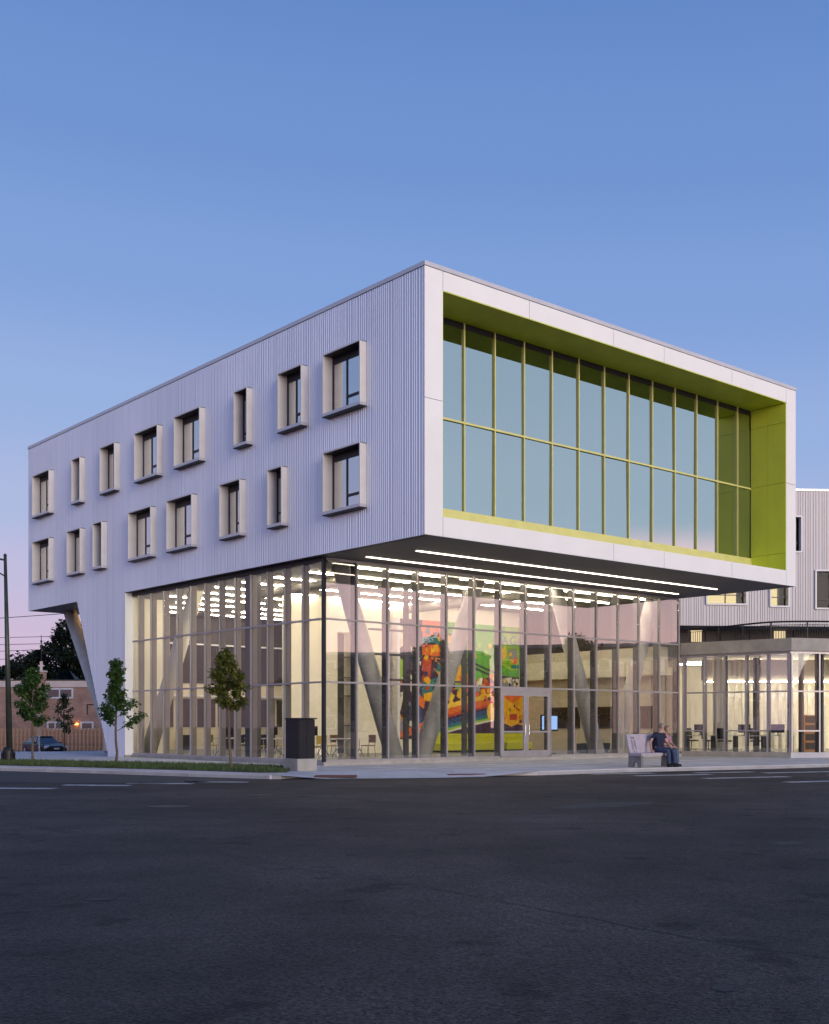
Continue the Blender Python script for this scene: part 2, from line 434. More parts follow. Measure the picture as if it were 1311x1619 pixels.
# kerb stones
kerb = MB(); kerb_obj = None
def kerb_run(pts, parent):
    L = 2.4
    for (x0, y0), (x1, y1) in zip(pts, pts[1:]):
        d = hypot(x1 - x0, y1 - y0); k = max(1, round(d / L)); ux, uy = (x1 - x0) / d, (y1 - y0) / d
        for i in range(k):
            s0, s1 = d * i / k + 0.012, d * (i + 1) / k - 0.012
            m = MB(); r = 0.03
            prof = [(-0.025, -0.6), (-0.005, ZS - 0.03), (0.03, ZS + 0.006), (0.15, ZS + 0.006), (0.15, -0.6)]
            vs = []
            for s_ in (s0, s1):
                for o_, z_ in prof: vs.append((x0 + ux * s_ - uy * o_, y0 + uy * s_ + ux * o_, z_))
            q = len(prof)
            m.add(vs, [tuple(range(q)), tuple(range(2 * q - 1, q - 1, -1))] + [(j, q + j, q + (j + 1) % q, (j + 1) % q) for j in range(q)])
            m.build('kerb_stone', 'kerb', parent)
kr = tag(MB().prism([(p[0], p[1]) for p in ((-3.93, 31.42), (-3.6, 31.36), (-3.6, 31.5), (-3.9, 31.56))], -0.6, ZS + 0.002).build('kerb', 'kerb'), kind='structure')
kerb_run(kerb_left, kr); kerb_run(kerb_right, kr)
# sidewalk scoring joints (tooled grooves), every 1.5 m across and 1.8 m along the front
mat('joint', (0.20, 0.19, 0.20), 0.9)
def joint(p, q):
    d = hypot(q[0] - p[0], q[1] - p[1]); m = MB(); m.box(0, d, -0.010, 0.010, -0.02, 0.0025)
    m.build('scoring_joint', 'joint', sw, (p[0], p[1], ZS), atan2(q[1] - p[1], q[0] - p[0]))
for b in [0.2 + 1.5 * k for k in range(14)]:
    p, q = W(b, 5.45), W(b, -1.0 - b * 0.12); joint((p.x, p.y), (q.x, q.y))
for a in (0.6, 2.4, 4.2):
    p, q = W(-0.8, a), W(20.0, a); joint((p.x, p.y), (q.x, q.y))
for a in [6.5 + 1.5 * k for k in range(10)]:
    p, q = W(0.2, a), W(-3.6, a - .6); joint((p.x, p.y), (q.x, q.y))
# tactile plates and iron covers let into the corner ramp / road
def flat_quad(cx, cy, lx, ly, ang, z, name, material, label=None, cat=None, parent=None, rz=0):
    m = MB(); m.bbox(-lx / 2, lx / 2, -ly / 2, ly / 2, -0.03, 0.0, 0.006)
    o = m.build(name, material, parent, (cx, cy, z), ang)
    if label: tag(o, label, cat)
    return o
def warning_plate(cx, cy, ang, z, label):
    o = flat_quad(cx, cy, 1.15, 0.6, ang, z, 'tactile_plate', 'tactile', label, 'paving plate')
    m = MB()
    for i in range(14):
        for j in range(7): m.lathe([(0.022, 0), (0.012, 0.006)], 6, -0.52 + i * 0.08, -0.24 + j * 0.08)
    tag(m.build('raised_domes', 'tactile', o), kind='stuff')
warning_plate(-2.15, 31.78, 0.02, -0.155, 'rust red tactile warning plate on the ramp below the black cabinet')
warning_plate(1.42, 33.12, 0.36, -0.165, 'rust red tactile warning plate on the ramp towards the bench')
def cover(cx, cy, r, label, z=ZR + 0.004):
    m = MB(); m.lathe([(r, -0.03), (r, 0.0), (r * 0.93, 0.003), (r * 0.9, -0.002), (0.01, -0.001)], 28)
    tag(m.build('manhole_cover', 'iron', None, (cx, cy, z)), label, 'manhole cover')
cover(-4.4, 20.75, 0.38, 'dark iron manhole cover out in the roadway')
cover(-3.24, 24.2, 0.24, 'small dark iron cover in the road nearer the kerb')
cover(2.6, 35.4, 0.3, 'round utility lid set in the pale sidewalk')

# road wear: new asphalt strip by the left kerb, sealed seam, crosswalk bars
m = MB()
p1 = [(-24, 43.0), (-13.18, 36.95), (-9.7, 35.0), (-6.39, 32.8), (-4.05, 31.3)]
p2 = [(-24, 37.2), (-12.6, 30.6), (-8.9, 29.2), (-6.34, 28.9), (-4.4, 30.6)]
for i in range(4):
    m.quad((*p1[i], ZR + 0.004), (*p2[i], ZR + 0.004), (*p2[i + 1], ZR + 0.004), (*p1[i + 1], ZR + 0.004))
tag(m.build('road_patch', 'asphalt_new'), kind='structure')
def ribbon(pts, w, z, name, material):
    m = MB(); rr = random.Random(5); dense = []
    for (x0, y0), (x1, y1) in zip(pts, pts[1:]):
        d = hypot(x1 - x0, y1 - y0); k = max(2, int(d / 0.18))
        for i in range(k):
            t = i / k; dense.append((x0 + (x1 - x0) * t + rr.gauss(0, .012), y0 + (y1 - y0) * t + rr.gauss(0, .03)))
    prev = None
    for i in range(len(dense) - 1):
        (x0, y0), (x1, y1) = dense[i], dense[i + 1]
        d = hypot(x1 - x0, y1 - y0) or 1; nx, ny = -(y1 - y0) / d, (x1 - x0) / d
        ww = w * rr.uniform(0.35, 1.2)
        cur = ((x0 + nx * ww, y0 + ny * ww, z), (x0 - nx * ww, y0 - ny * ww, z))
        if prev: m.quad(prev[0], prev[1], cur[1], cur[0])
        prev = cur
    return tag(m.build(name, material), kind='structure')
ribbon([(-9.5, 21.5), (-5.6, 16.8), (-3.6, 14.48), (-1.91, 12.73), (-0.97, 11.46), (-0.09, 10.54), (0.56, 9.76), (1.1, 8.93), (1.57, 8.31), (1.94, 7.82), (2.55, 7.18), (4.2, 5.4)], 0.009, ZR + 0.004, 'road_crack', 'tar')
ribbon([(-6, 28.2), (-1, 27.6), (4.2, 28.4), (14, 33.5)], 0.02, ZR + 0.0045, 'road_seam', 'tar')
def blot(cx, cy, r, ratio, ang, seed, name='tar_patch', material='tar'):
    rr = random.Random(seed); m = MB(); pts = []
    for i in range(22):
        t = 2 * pi * i / 22; k = r * (1 + rr.gauss(0, .10)); pts.append((cos(t) * k, sin(t) * k * ratio, 0))
    m.add(pts, [tuple(range(22))]); tag(m.build(name, material, None, (cx, cy, ZR + 0.0035), ang), kind='structure')
blot(-1.05, 27.7, .7, .5, .1, 1, 'road_patch', 'asphalt_new'); blot(3.4, 21.0, 1.3, .35, .7, 2, 'road_patch', 'asphalt_new'); blot(-2.6, 9.6, .12, .6, .4, 3, 'oil_stain'); blot(1.7, 6.35, .09, .7, 1.1, 4, 'oil_stain')
blot(0.9, 7.6, .07, .5, .2, 5, 'oil_stain'); blot(-3.0, 8.3, .10, .4, .2, 6, 'oil_stain'); blot(4.6, 14.2, .25, .5, .5, 7, 'oil_stain')
def paint_mat():
    m, n, l, out = new_mat('worn_paint')
    t = n.new('ShaderNodeTexCoord'); ns = n.new('ShaderNodeTexNoise'); ns.inputs['Scale'].default_value = 3.0; ns.inputs['Detail'].default_value = 8; ns.inputs['Roughness'].default_value = 0.75
    l.new(t.outputs['Object'], ns.inputs['Vector'])
    rp = n.new('ShaderNodeValToRGB'); rp.color_ramp.elements[0].position = 0.36; rp.color_ramp.elements[0].color = (0.075, 0.075, 0.085, 1)
    rp.color_ramp.elements[1].position = 0.50; rp.color_ramp.elements[1].color = (0.52, 0.52, 0.54, 1)
    l.new(ns.outputs['Fac'], rp.inputs[0])
    p = n.new('ShaderNodeBsdfPrincipled'); p.inputs['Roughness'].default_value = 0.75
    l.new(rp.outputs[0], p.inputs['Base Color']); l.new(p.outputs[0], out.inputs['Surface'])
paint_mat()
def bar(cx, cy, length, width, ang, holder):
    m = MB(); rr = random.Random(int(cx * 100)); 
    k = 10; top = []; bot = []
    for i in range(k + 1):
        x = -length / 2 + length * i / k
        top.append((x, width / 2 + rr.gauss(0, .012), 0)); bot.append((x, -width / 2 + rr.gauss(0, .012), 0))
    for i in range(k): m.quad(bot[i], bot[i + 1], top[i + 1], top[i])
    o = m.build('crosswalk_bar', 'worn_paint', holder, (cx, cy, ZR + 0.004), ang); return o
cw = tag(empty('crosswalk', (0, 0, 0)), kind='structure')
for cx, cy, l_ in ((6.3, 35.0, 2.2), (7.6, 33.9, 2.6), (9.3, 32.3, 2.9), (10.9, 30.2, 3.0), (9.6, 35.9, 2.2), (12.0, 36.0, 2.8), (13.4, 34.2, 2.8)):
    bar(cx, cy, l_, 0.42, BROT - 0.30, cw)
for cx, cy in ((-9.1, 26.7), (-7.7, 28.1), (-6.35, 28.95), (-5.1, 29.75), (-10.6, 25.6)):
    bar(cx, cy, 1.7, 0.40, -0.12, cw)

# planted verge by the left kerb
verge = [(-26, 49.9), (-15.09, 43.0), (-10.03, 40.4), (-4.9, 37.3), (-3.72, 36.2), (-3.62, 32.75), (-4.3, 32.6), (-6.4, 34.15), (-9.6, 36.3), (-13.0, 38.25), (-26, 45.6)]
m = MB(); m.prism(verge, ZS - 0.05, ZS + 0.025)
tag(m.build('verge_soil', 'soil'), kind='structure')
def in_poly(x, y, P):
    c = False; j = len(P) - 1
    for i in range(len(P)):
        xi, yi = P[i]; xj, yj = P[j]
        if (yi > y) != (yj > y) and x < (xj - xi) * (y - yi) / (yj - yi) + xi: c = not c
        j = i
    return c
m = MB(); rr = random.Random(3); cnt = 0
while cnt < 26000:
    x, y = rr.uniform(-22, -3.6), rr.uniform(32.5, 48)
    if not in_poly(x, y, verge): continue
    cnt += 1; h = rr.uniform(0.05, 0.15); a = rr.uniform(0, 2 * pi); w = 0.012; lx, ly = rr.gauss(0, .04), rr.gauss(0, .04)
    z0 = ZS + 0.02
    m.add([(x - w * cos(a), y - w * sin(a), z0), (x + w * cos(a), y + w * sin(a), z0), (x + lx, y + ly, z0 + h)], [(0, 1, 2)])
tag(m.build('grass', 'grass_blade'), 'short green grass in the verge beside the kerb', 'grass', kind='stuff')
# lawn strip in front of the far fence, side street kerb
m = MB(); m.prism([(-60, 90.5), (-14, 93.5), (-14, 130), (-60, 130)], -1.5, -0.92)
tag(m.build('lawn', 'lawn'), kind='structure')
m = MB(); m.prism([(-60, 70), (-19, 72), (-19, 74), (-60, 72)], -1.5, road_z(71) + 0.1)
tag(m.build('path', 'sidewalk'), kind='structure')

# ------------------------------------------------------------------ the library building
lib = empty('library_building', BC, BROT)
tag(lib, 'library with ribbed pale metal upper box, lime green framed glazing and glass ground floor', 'building')
LEN, WID, ZB, ZT = 29.77, 19.82, 6.84, 14.76
GA, GB = 5.56, 0.35          # planes of the two ground floor glass walls
SIZES = {'wide': 2.0, 'mid': 1.43, 'slim': 0.90}
WIN = [(2.80, 'wide', 11.20), (6.00, 'mid', 11.20), (9.38, 'slim', 11.20), (12.70, 'wide', 11.20), (16.05, 'wide', 11.20), (19.85, 'mid', 11.20), (23.30, 'slim', 11.20), (26.70, 'wide', 11.20),
       (2.80, 'wide', 8.02), (7.17, 'slim', 8.02), (9.85, 'mid', 8.02), (13.30, 'wide', 8.02), (16.60, 'wide', 8.02), (21.09, 'slim', 8.02), (23.27, 'mid', 8.02), (26.70, 'wide', 8.02)]
WH = 2.05

# --- ribbed side cladding with real ribs, window openings and the slanted leg
def slant_z(a): return (a - 21.0) / (24.14 - 21.0) * ZB
def rib_profile(a0, a1, must, rnd):
    pts = []; a = a0
    while a < a1:
        g = rnd.choice((0.05, 0.05, 0.065, 0.09))
        for da, d in ((0.0, 0.0), (g, 0.0), (g + 0.012, -0.014), (g + 0.034, -0.014)):
            pts.append((a + da, d))
        a += g + 0.046
    pts = [p for p in pts if p[0] < a1] + [(a1, 0.0)]
    out = []
    for p, q in zip(pts, pts[1:]):
        out.append(p)
        for mu in sorted(must):
            if p[0] + 1e-5 < mu < q[0] - 1e-5:
                t = (mu - p[0]) / (q[0] - p[0]); out.append((mu, p[1] + (q[1] - p[1]) * t))
    out.append(pts[-1]); return out
holes = [(a, a + SIZES[k], z, z + WH) for a, k, z in WIN]
must = {21.0, 24.14, 19.42} | {h[0] for h in holes} | {h[1] for h in holes}
prof = rib_profile(0.0, LEN, must, random.Random(11))
m = MB()
for (a0, d0), (a1, d1) in zip(prof, prof[1:]):
    am = (a0 + a1) / 2
    lo0 = lo1 = ZB
    if 19.42 <= am <= 21.0: lo0 = lo1 = ZS
    elif 21.0 < am < 24.14: lo0, lo1 = max(ZS, slant_z(a0)), max(ZS, slant_z(a1))
    cuts = sorted((z0, z1) for h0, h1, z0, z1 in holes if h0 - 1e-4 <= am <= h1 + 1e-4)
    z_lo0, z_lo1 = lo0, lo1
    for c0, c1 in cuts + [(ZT, None)]:
        m.quad((d0, a0, z_lo0), (d1, a1, z_lo1), (d1, a1, c0), (d0, a0, c0))
        if c1 is None: break
        z_lo0 = z_lo1 = c1
clad = m.build('ribbed_cladding', 'cladding', lib)
# far end, rear and roof close the box
m = MB(); m.box(0.05, WID - 0.05, LEN - 0.06, LEN, ZB, ZT); m.box(WID - 0.06, WID, 0.06, LEN - 0.06, ZB, ZT)
m.build('end_wall', 'cladding', lib)
m = MB(); m.box(0.06, WID - 0.06, 0.06, LEN - 0.06, ZT - 0.35, ZT - 0.05); m.build('roof', 'roof_dark', lib)
m = MB()
for x0, x1, y0, y1 in ((-0.035, WID + 0.03, -0.035, 0.30), (-0.035, 0.30, 0.30, LEN + 0.03), (WID - 0.3, WID + 0.03, 0.30, LEN + 0.03), (0.30, WID - 0.3, LEN - 0.3, LEN + 0.03)):
    m.box(x0, x1, y0, y1, ZT + 0.012, ZT + 0.14)
m.build('coping', 'coping', lib)
m = MB(); m.box(0.02, 0.28, 0.02, LEN - 0.02, ZT - 0.05, ZT + 0.012); m.box(0.28, WID - .02, 0.05, 0.28, ZT - 0.05, ZT + 0.012); m.build('coping_joint', 'backing', lib)
# leg behind the cladding
m = MB()
m.add([(0.02, 19.42, ZS), (0.02, 20.98, ZS), (0.02, 24.1, ZB), (0.02, 19.42, ZB), (0.42, 19.42, ZS), (0.42, 20.98, ZS), (0.42, 24.1, ZB), (0.42, 19.42, ZB)],
      [(0, 1, 2, 3), (7, 6, 5, 4), (0, 4, 5, 1), (1, 5, 6, 2), (2, 6, 7, 3), (3, 7, 4, 0)])
m.build('slanted_wall', 'cladding', lib)
m = MB(); m.box(-0.02, GB, 19.33, 19.415, ZS + 0.1, 3.98); m.box(-0.02, GB, 19.33, 19.415, 3.995, ZB - 0.02)
m.build('jamb_panel', 'white_panel', lib)
m = MB(); m.box(0.02, 0.40, 19.40, 20.9, ZS - .02, ZS + 0.12); m.build('leg_base', 'concrete', lib)

# --- side windows
def window_meshes(w):
    D0, D1 = -0.26, 0.15
    j = MB(); j.box(D0, D1 + .05, 0, 0.035, 0.12, WH - 0.035); j.box(D0, D1 + .05, w - 0.035, w, 0.12, WH - 0.035)
    j.box(D0, D0 + 0.03, 0.035, w - 0.035, WH - 0.045, WH)
    s_ = MB(); s_.box(D0 - 0.02, D1 + .05, -0.02, w + 0.01, 0.02, 0.118); 
    su = MB(); su.box(D0 - 0.01, 0.0, 0.0, w - 0.01, -0.012, 0.018)  # black strip that paints in the shadow line under the sill
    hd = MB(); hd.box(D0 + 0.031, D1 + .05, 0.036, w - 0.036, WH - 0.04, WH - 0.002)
    f = MB(); fw = 0.05; g0, g1 = D1 - 0.03, D1 + 0.04
    z0, z1 = 0.12, WH - 0.04
    f.box(g0, g1, 0.036, 0.036 + fw, z0, z1); f.box(g0, g1, w - 0.036 - fw, w - 0.036, z0, z1)
    f.box(g0, g1, 0.036 + fw, w - 0.036 - fw, z0, z0 + fw); f.box(g0, g1, 0.036 + fw, w - 0.036 - fw, z1 - 0.24, z1)
    panes = []
    lo, hi = 0.036 + fw, w - 0.036 - fw
    def pane(y0, y1, za, zb):
        p = MB(); p.box(D1 - 0.006, D1 + 0.006, y0, y1, za, zb); panes.append(p.mesh('pane', 'glass_window'))
    if w > 1.0:
        mid = lo + (hi - lo) * 0.60; f.box(g0, g1, mid - 0.03, mid + 0.03, z0 + fw, z1 - fw)
        f.box(g0 - 0.008, g1, lo, mid - 0.03, z0 + 0.42, z0 + 0.50)
        pane(mid + 0.03, hi, z0 + fw, z1 - 0.24); pane(lo, mid - 0.03, z0 + 0.50, z1 - 0.24); pane(lo, mid - 0.03, z0 + fw, z0 + 0.42)
    else:
        f.box(g0 - 0.008, g1, lo, hi, z0 + 0.42, z0 + 0.48)
        pane(lo, hi, z0 + 0.48, z1 - 0.24); pane(lo, hi, z0 + fw, z0 + 0.42)
    return dict(j=j.mesh('window', 'jamb'), s=s_.mesh('sill', 'coping'), su=su.mesh('sill_shadow', 'head_dark'), h=hd.mesh('head_panel', 'head_dark'), f=f.mesh('frame', 'dark_frame'), p=panes)
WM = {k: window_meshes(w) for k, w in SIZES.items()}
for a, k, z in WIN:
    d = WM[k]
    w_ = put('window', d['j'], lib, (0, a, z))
    put('sill', d['s'], w_); put('sill_shadow', d['su'], w_); put('head_panel', d['h'], w_); put('frame', d['f'], w_)
    for pm in d['p']: put('pane', pm, w_)
    b_ = MB(); rnd = random.Random(int(a * 31 + z))
# apartments behind the windows: floors, partitions, pale back wall
m = MB(); m.box(0.2, WID - 0.2, 1.9, LEN - 0.2, 10.62, 10.92); m.build('floor_slab', 'room_wall', lib)
m = MB(); m.box(5.0, 5.15, 6.0, LEN - 0.2, 6.95, 10.6); m.box(5.0, 5.15, 6.0, LEN - 0.2, 10.93, ZT - 0.36); m.build('corridor_wall', 'room_wall', lib)
for a in (6.0, 12.0, 15.8, 19.3, 22.8, 25.9):
    m = MB(); m.box(0.25, 4.99, a - 0.6, a - 0.45, 6.95, 10.61); m.box(0.25, 4.99, a - 0.6, a - 0.45, 10.93, ZT - 0.36); m.build('partition', 'room_wall', lib)

# --- white frame of the glazed front: separate panels over dark backing
FZ0, FZ1 = 7.45, 14.18; FB0, FB1 = 0.70, 19.13; REC = 1.62
m = MB()
m.box(0.012, FB0 - 0.02, 0.03, REC, ZB + 0.04, ZT - 0.02); m.box(FB1 + 0.02, WID - 0.012, 0.03, REC, ZB + 0.04, ZT - 0.02)
m.box(FB0 - 0.02, FB1 + 0.02, 0.03, REC, FZ1 + 0.03, ZT - 0.02); m.box(FB0 - 0.02, FB1 + 0.02, 0.03, REC, ZB + 0.04, FZ0 - 0.03)
m.build('frame_backing', 'backing', lib)
def fpanel(b0, b1, z0, z1, mt='white_panel', name='panel', a0=-0.012, a1=0.03, g=0.008):
    m = MB(); m.box(b0 + g, b1 - g, a0, a1, z0 + g, z1 - g); return m.build(name, mt, lib)
fpanel(-0.028, FB0, ZB, 10.88); fpanel(-0.028, FB0, 10.88, ZT + .005)
fpanel(FB1, WID + 0.01, ZB, 10.95); fpanel(FB1, WID + 0.01, 10.95, ZT + .005)
for b0, b1 in zip((FB0, 4.39, 8.51, 11.28, 15.41), (4.39, 8.51, 11.28, 15.41, FB1)): fpanel(b0, b1, FZ1, ZT + .005)
for b0, b1 in zip((FB0, 8.51, 11.28, 15.41), (8.51, 11.28, 15.41, FB1)): fpanel(b0, b1, ZB, FZ0)
# near side return of the corner panel
# lime reveal
for k in range(7):
    b0 = FB0 + (FB1 - FB0) * k / 7; b1 = FB0 + (FB1 - FB0) * (k + 1) / 7
    m = MB(); m.box(b0 + 0.005, b1 - 0.005, 0.0, REC, FZ1 - 0.014, FZ1 + 0.02); m.build('reveal_panel', 'lime', lib)
zs_ = [FZ0 - 0.0, 8.15, 10.98, 13.40, FZ1 - 0.02]
for a0, a1 in ((0.0, 0.82), (0.82, REC)):
    for z0, z1 in zip(zs_, zs_[1:]):
        m = MB(); m.box(FB1 - 0.012, FB1 + 0.019, a0 + 0.005, a1 - 0.005, z0 + 0.006, z1 - 0.006); m.build('reveal_panel', 'lime', lib)
m = MB(); m.box(FB0 - 0.018, FB0 + 0.012, 0.0, REC, FZ0, FZ1 - 0.02); m.build('reveal_panel', 'lime', lib)
m = MB(); m.box(FB0 + .013, FB1 - .013, 0.0, REC - 0.1, FZ0 - 0.02, FZ0 - 0.004); m.build('reveal_floor', 'lime', lib)
m = MB()
m.box(FB0 + 0.013, FB1 - 0.013, REC - 0.10, REC + 0.1, FZ0, 7.80); m.box(FB0 + 0.013, FB1 - 0.013, REC - 0.06, REC + 0.1, 7.803, 7.94); m.box(FB0 + 0.013, FB1 - 0.013, REC - 0.02, REC + 0.1, 7.943, 8.10)
m.build('glazing_sill', 'lime_metal', lib)
# front glazing
fg = MB(); fg.box(FB0 + .013, FB1 - .013, REC + .0, REC + 0.12, 13.98, FZ1 - 0.016)
fgo = fg.build('front_glazing', 'dark_frame', lib)
mus = [19.13 - 0.98 - 1.3725 * k for k in range(13)]
mm = MB(); mm.box(-0.021, 0.021, REC - 0.045, REC + 0.06, 8.10, FZ1 - 0.02); mme = mm.mesh('mullion', 'lime_metal')
for b in mus: put('mullion', mme, fgo, (b, 0, 0))
edges = [FB1 - .02] + mus + [FB0 + .02]
for i, (b1, b0) in enumerate(zip(edges, edges[1:])):
    m = MB(); m.box(b0 + 0.027, b1 - 0.027, REC - 0.04, REC + 0.05, 10.92, 10.985); m.build('transom', 'lime_metal', fgo)
    rt = random.Random(i + 40)
    for z0, z1 in ((10.985, 13.98), (8.10, 10.92)):
        hw, hh = (b1 - b0) / 2 - 0.027, (z1 - z0) / 2
        m = MB(); m.box(-hw, hw, -.007, .007, -hh, hh); pn = m.build('pane', 'glass_front', fgo, ((b0 + b1) / 2, REC + 0.027, (z0 + z1) / 2))
        pn.rotation_euler = (RAD(rt.gauss(0, .22)), 0, RAD(rt.gauss(0, .3)))
    if i in (3, 6, 7, 8, 10):
        m = MB()
        for q in range(9): m.tube((b0 + .12 + q * .07, REC + .55 + .02 * (q % 2), 11.0), (b0 + .12 + q * .07, REC + .55 + .02 * (q % 2), 13.9), .04, n=6)
        m.build('curtain', 'blind', fgo)
    if i in (1, 4, 9, 12):
        m = MB(); m.box(b0 + .06, b1 - .06, REC + .2, REC + .22, 13.98 - rt.uniform(.5, 1.3), 13.97); m.build('roller_blind', 'blind', fgo)
# room behind the front glazing
m = MB(); m.box(0.72, WID - 0.2, 5.85, 5.98, 6.95, 10.6); m.box(0.72, WID - 0.2, 5.85, 5.98, 10.93, ZT - 0.36); m.build('room_wall', 'room_wall', lib)
m = MB(); m.box(8.95, 9.45, 2.6, 3.0, 6.95, ZT - .36); m.box(11.1, 11.25, 2.2, 5.8, 6.95, ZT - .36); m.build('room_column', 'plaster', lib)
# shelf ladder glimpsed behind the last bays
m = MB()
for z in (7.5, 7.9, 8.3, 8.7, 9.1): m.box(17.1, 17.9, 3.0, 3.2, z, z + 0.3)
m.build('shelf', 'white_trim', lib)

# --- soffit of the overhang with light slots
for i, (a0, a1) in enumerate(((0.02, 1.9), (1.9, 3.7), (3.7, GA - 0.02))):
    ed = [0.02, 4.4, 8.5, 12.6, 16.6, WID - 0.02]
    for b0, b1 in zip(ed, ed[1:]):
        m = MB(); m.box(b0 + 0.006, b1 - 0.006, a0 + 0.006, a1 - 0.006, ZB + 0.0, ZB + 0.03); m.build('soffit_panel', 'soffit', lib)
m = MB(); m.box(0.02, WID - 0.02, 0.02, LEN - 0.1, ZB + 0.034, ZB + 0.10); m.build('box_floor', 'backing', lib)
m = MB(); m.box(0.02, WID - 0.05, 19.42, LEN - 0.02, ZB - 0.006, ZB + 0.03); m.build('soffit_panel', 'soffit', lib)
for a, b0, b1 in ((2.53, 1.84, 18.05), (4.62, 1.43, 18.25)):
    m = MB(); m.box(b0, b1, a - 0.05, a + 0.05, ZB - 0.022, ZB - 0.004); m.build('soffit_light', 'soffit_light', lib)

# --- ground floor glazing
T1, T2 = 2.67, 4.78
# front wall (facing the street corner), 14 bays with a pair of doors in bays 7 and 8
fm = [0.35 + 1.3712 * k for k in range(15)]
base = MB(); base.box(GB + .04, fm[14], GA - 0.02, GA + 0.2, ZB - 0.10, ZB - 0.01)
fw_ = base.build('front_glass_wall', 'aluminium', lib)
for b0, b1 in ((GB + 0.04, fm[6] - .03), (fm[8] + .03, fm[14])):
    m = MB(); m.box(b0, b1, GA - 0.03, GA + 0.2, 0.0, 0.07); m.build('glazing_sill', 'aluminium', fw_)
capm = MB(); capm.box(-0.028, 0.028, GA - 0.045, GA + 0.0, 0.07, ZB - 0.1); cap_me = capm.mesh('mullion', 'aluminium')
capd = MB(); capd.box(-0.028, 0.028, GA - 0.045, GA + 0.0, 2.53, ZB - 0.1); capd_me = capd.mesh('mullion', 'aluminium')
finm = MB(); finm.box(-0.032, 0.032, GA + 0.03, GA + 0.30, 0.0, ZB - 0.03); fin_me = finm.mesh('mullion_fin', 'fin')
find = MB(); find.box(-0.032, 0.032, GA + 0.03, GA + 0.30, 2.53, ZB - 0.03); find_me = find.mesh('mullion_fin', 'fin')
for k, b in enumerate(fm):
    if k == 0: continue
    put('mullion', capd_me if k == 7 else cap_me, fw_, (b, 0, 0)); put('mullion_fin', find_me if k == 7 else fin_me, fw_, (b, 0, 0))
for k in range(14):
    b0, b1 = fm[k] + 0.028, fm[k + 1] - 0.028
    if k == 0: b0 = GB + 0.06
    for z in (T1, T2):
        m = MB(); m.box(b0, b1, GA - 0.04, GA + 0.06, z - 0.03, z + 0.03); m.build('transom', 'aluminium', fw_)
    zz = [(0.07, T1 - 0.03), (T1 + 0.03, T2 - 0.03), (T2 + 0.03, ZB - 0.1)]
    if k in (6, 7): zz = zz[1:]
    for z0, z1 in zz:
        m = MB(); m.box(b0, b1, GA + 0.008, GA + 0.016, z0, z1); m.build('pane', 'glass_store', fw_)
# doors
for k in (6, 7):
    b0, b1 = fm[k] + 0.03, fm[k + 1] - 0.03
    if k == 6: b1 = fm[7] - 0.004
    else: b0 = fm[7] + 0.004
    d = MB()
    d.box(b0, b0 + 0.13, GA - 0.03, GA + 0.03, 0.01, 2.5); d.box(b1 - 0.13, b1, GA - 0.03, GA + 0.03, 0.01, 2.5)
    d.box(b0 + .13, b1 - .13, GA - 0.03, GA + 0.03, 2.36, 2.5); d.box(b0 + .13, b1 - .13, GA - 0.03, GA + 0.03, 0.01, 0.26)
    dd = d.build('door', 'aluminium', lib)
    m = MB(); m.box(b0 + 0.131, b1 - 0.131, GA - 0.004, GA + 0.006, 0.26, 2.36); m.build('pane', 'glass_store', dd)
    hb = b1 - 0.10 if k == 6 else b0 + 0.10
    m = MB(); m.tube((hb, GA - 0.09, 0.85), (hb, GA - 0.09, 1.25), 0.014, n=8); m.tube((hb, GA - 0.09, 0.88), (hb, GA - .03, 0.88), 0.01, n=6); m.tube((hb, GA - 0.09, 1.22), (hb, GA - .03, 1.22), 0.01, n=6)
    m.build('handle', 'chrome', dd)
    m = MB(); m.box(b0 + 0.131, b1 - 0.131, GA - 0.028, GA + 0.028, 0.95, 1.01); m.build('push_bar', 'aluminium', dd)
    m = MB(); m.box(b0, b1, GA - 0.035, GA + 0.05, 2.51, T1 - 0.032); m.build('door_head', 'aluminium', lib)
# side wall, 12.6 bays of 1.095
sm = [5.66 + 1.0945 * k for k in range(13)]
base = MB(); base.box(GB - 0.05, GB + 0.2, GA + 0.06, 19.33, ZB - 0.16, ZB - 0.012)
sw_ = base.build('side_glass_wall', 'head_dark', lib)
m = MB(); m.box(GB - 0.03, GB + 0.2, GA + 0.06, 19.40, 0.0, 0.07); m.build('glazing_sill', 'aluminium', sw_)
capm = MB(); capm.box(GB - 0.045, GB, -0.028, 0.028, 0.07, ZB - 0.161); scap = capm.mesh('mullion', 'aluminium')
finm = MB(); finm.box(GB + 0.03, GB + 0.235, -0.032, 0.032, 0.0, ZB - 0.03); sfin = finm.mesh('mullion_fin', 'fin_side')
for k, a in enumerate(sm):
    if k == 0: continue
    put('mullion', scap, sw_, (0, a, 0)); put('mullion_fin', sfin, sw_, (0, a, 0))
ends = sm + [19.33]
for k in range(len(ends) - 1):
    a0, a1 = ends[k] + 0.028, ends[k + 1] - (0.028 if k < 12 else 0.0)
    if a1 - a0 < 0.1: continue
    for z in (T1, T2):
        m = MB(); m.box(GB - 0.04, GB + 0.06, a0, a1, z - 0.03, z + 0.03); m.build('transom', 'aluminium', sw_)
    for z0, z1 in ((0.07, T1 - 0.03), (T1 + 0.03, T2 - 0.03), (T2 + 0.03, ZB - 0.161)):
        m = MB(); m.box(GB + 0.008, GB + 0.016, a0, a1, z0, z1); m.build('pane', 'glass_side', sw_)
m = MB(); m.box(GB - 0.05, GB + 0.06, GA - 0.05, GA + 0.06, 0.0, ZB - 0.01); m.build('corner_post', 'dark_frame', lib)
m = MB(); m.box(GB - 0.12, GB + .25, GA + 0.06, 19.33, ZB - 0.011, ZB + 0.03); m.build('head_trim', 'head_dark', lib)
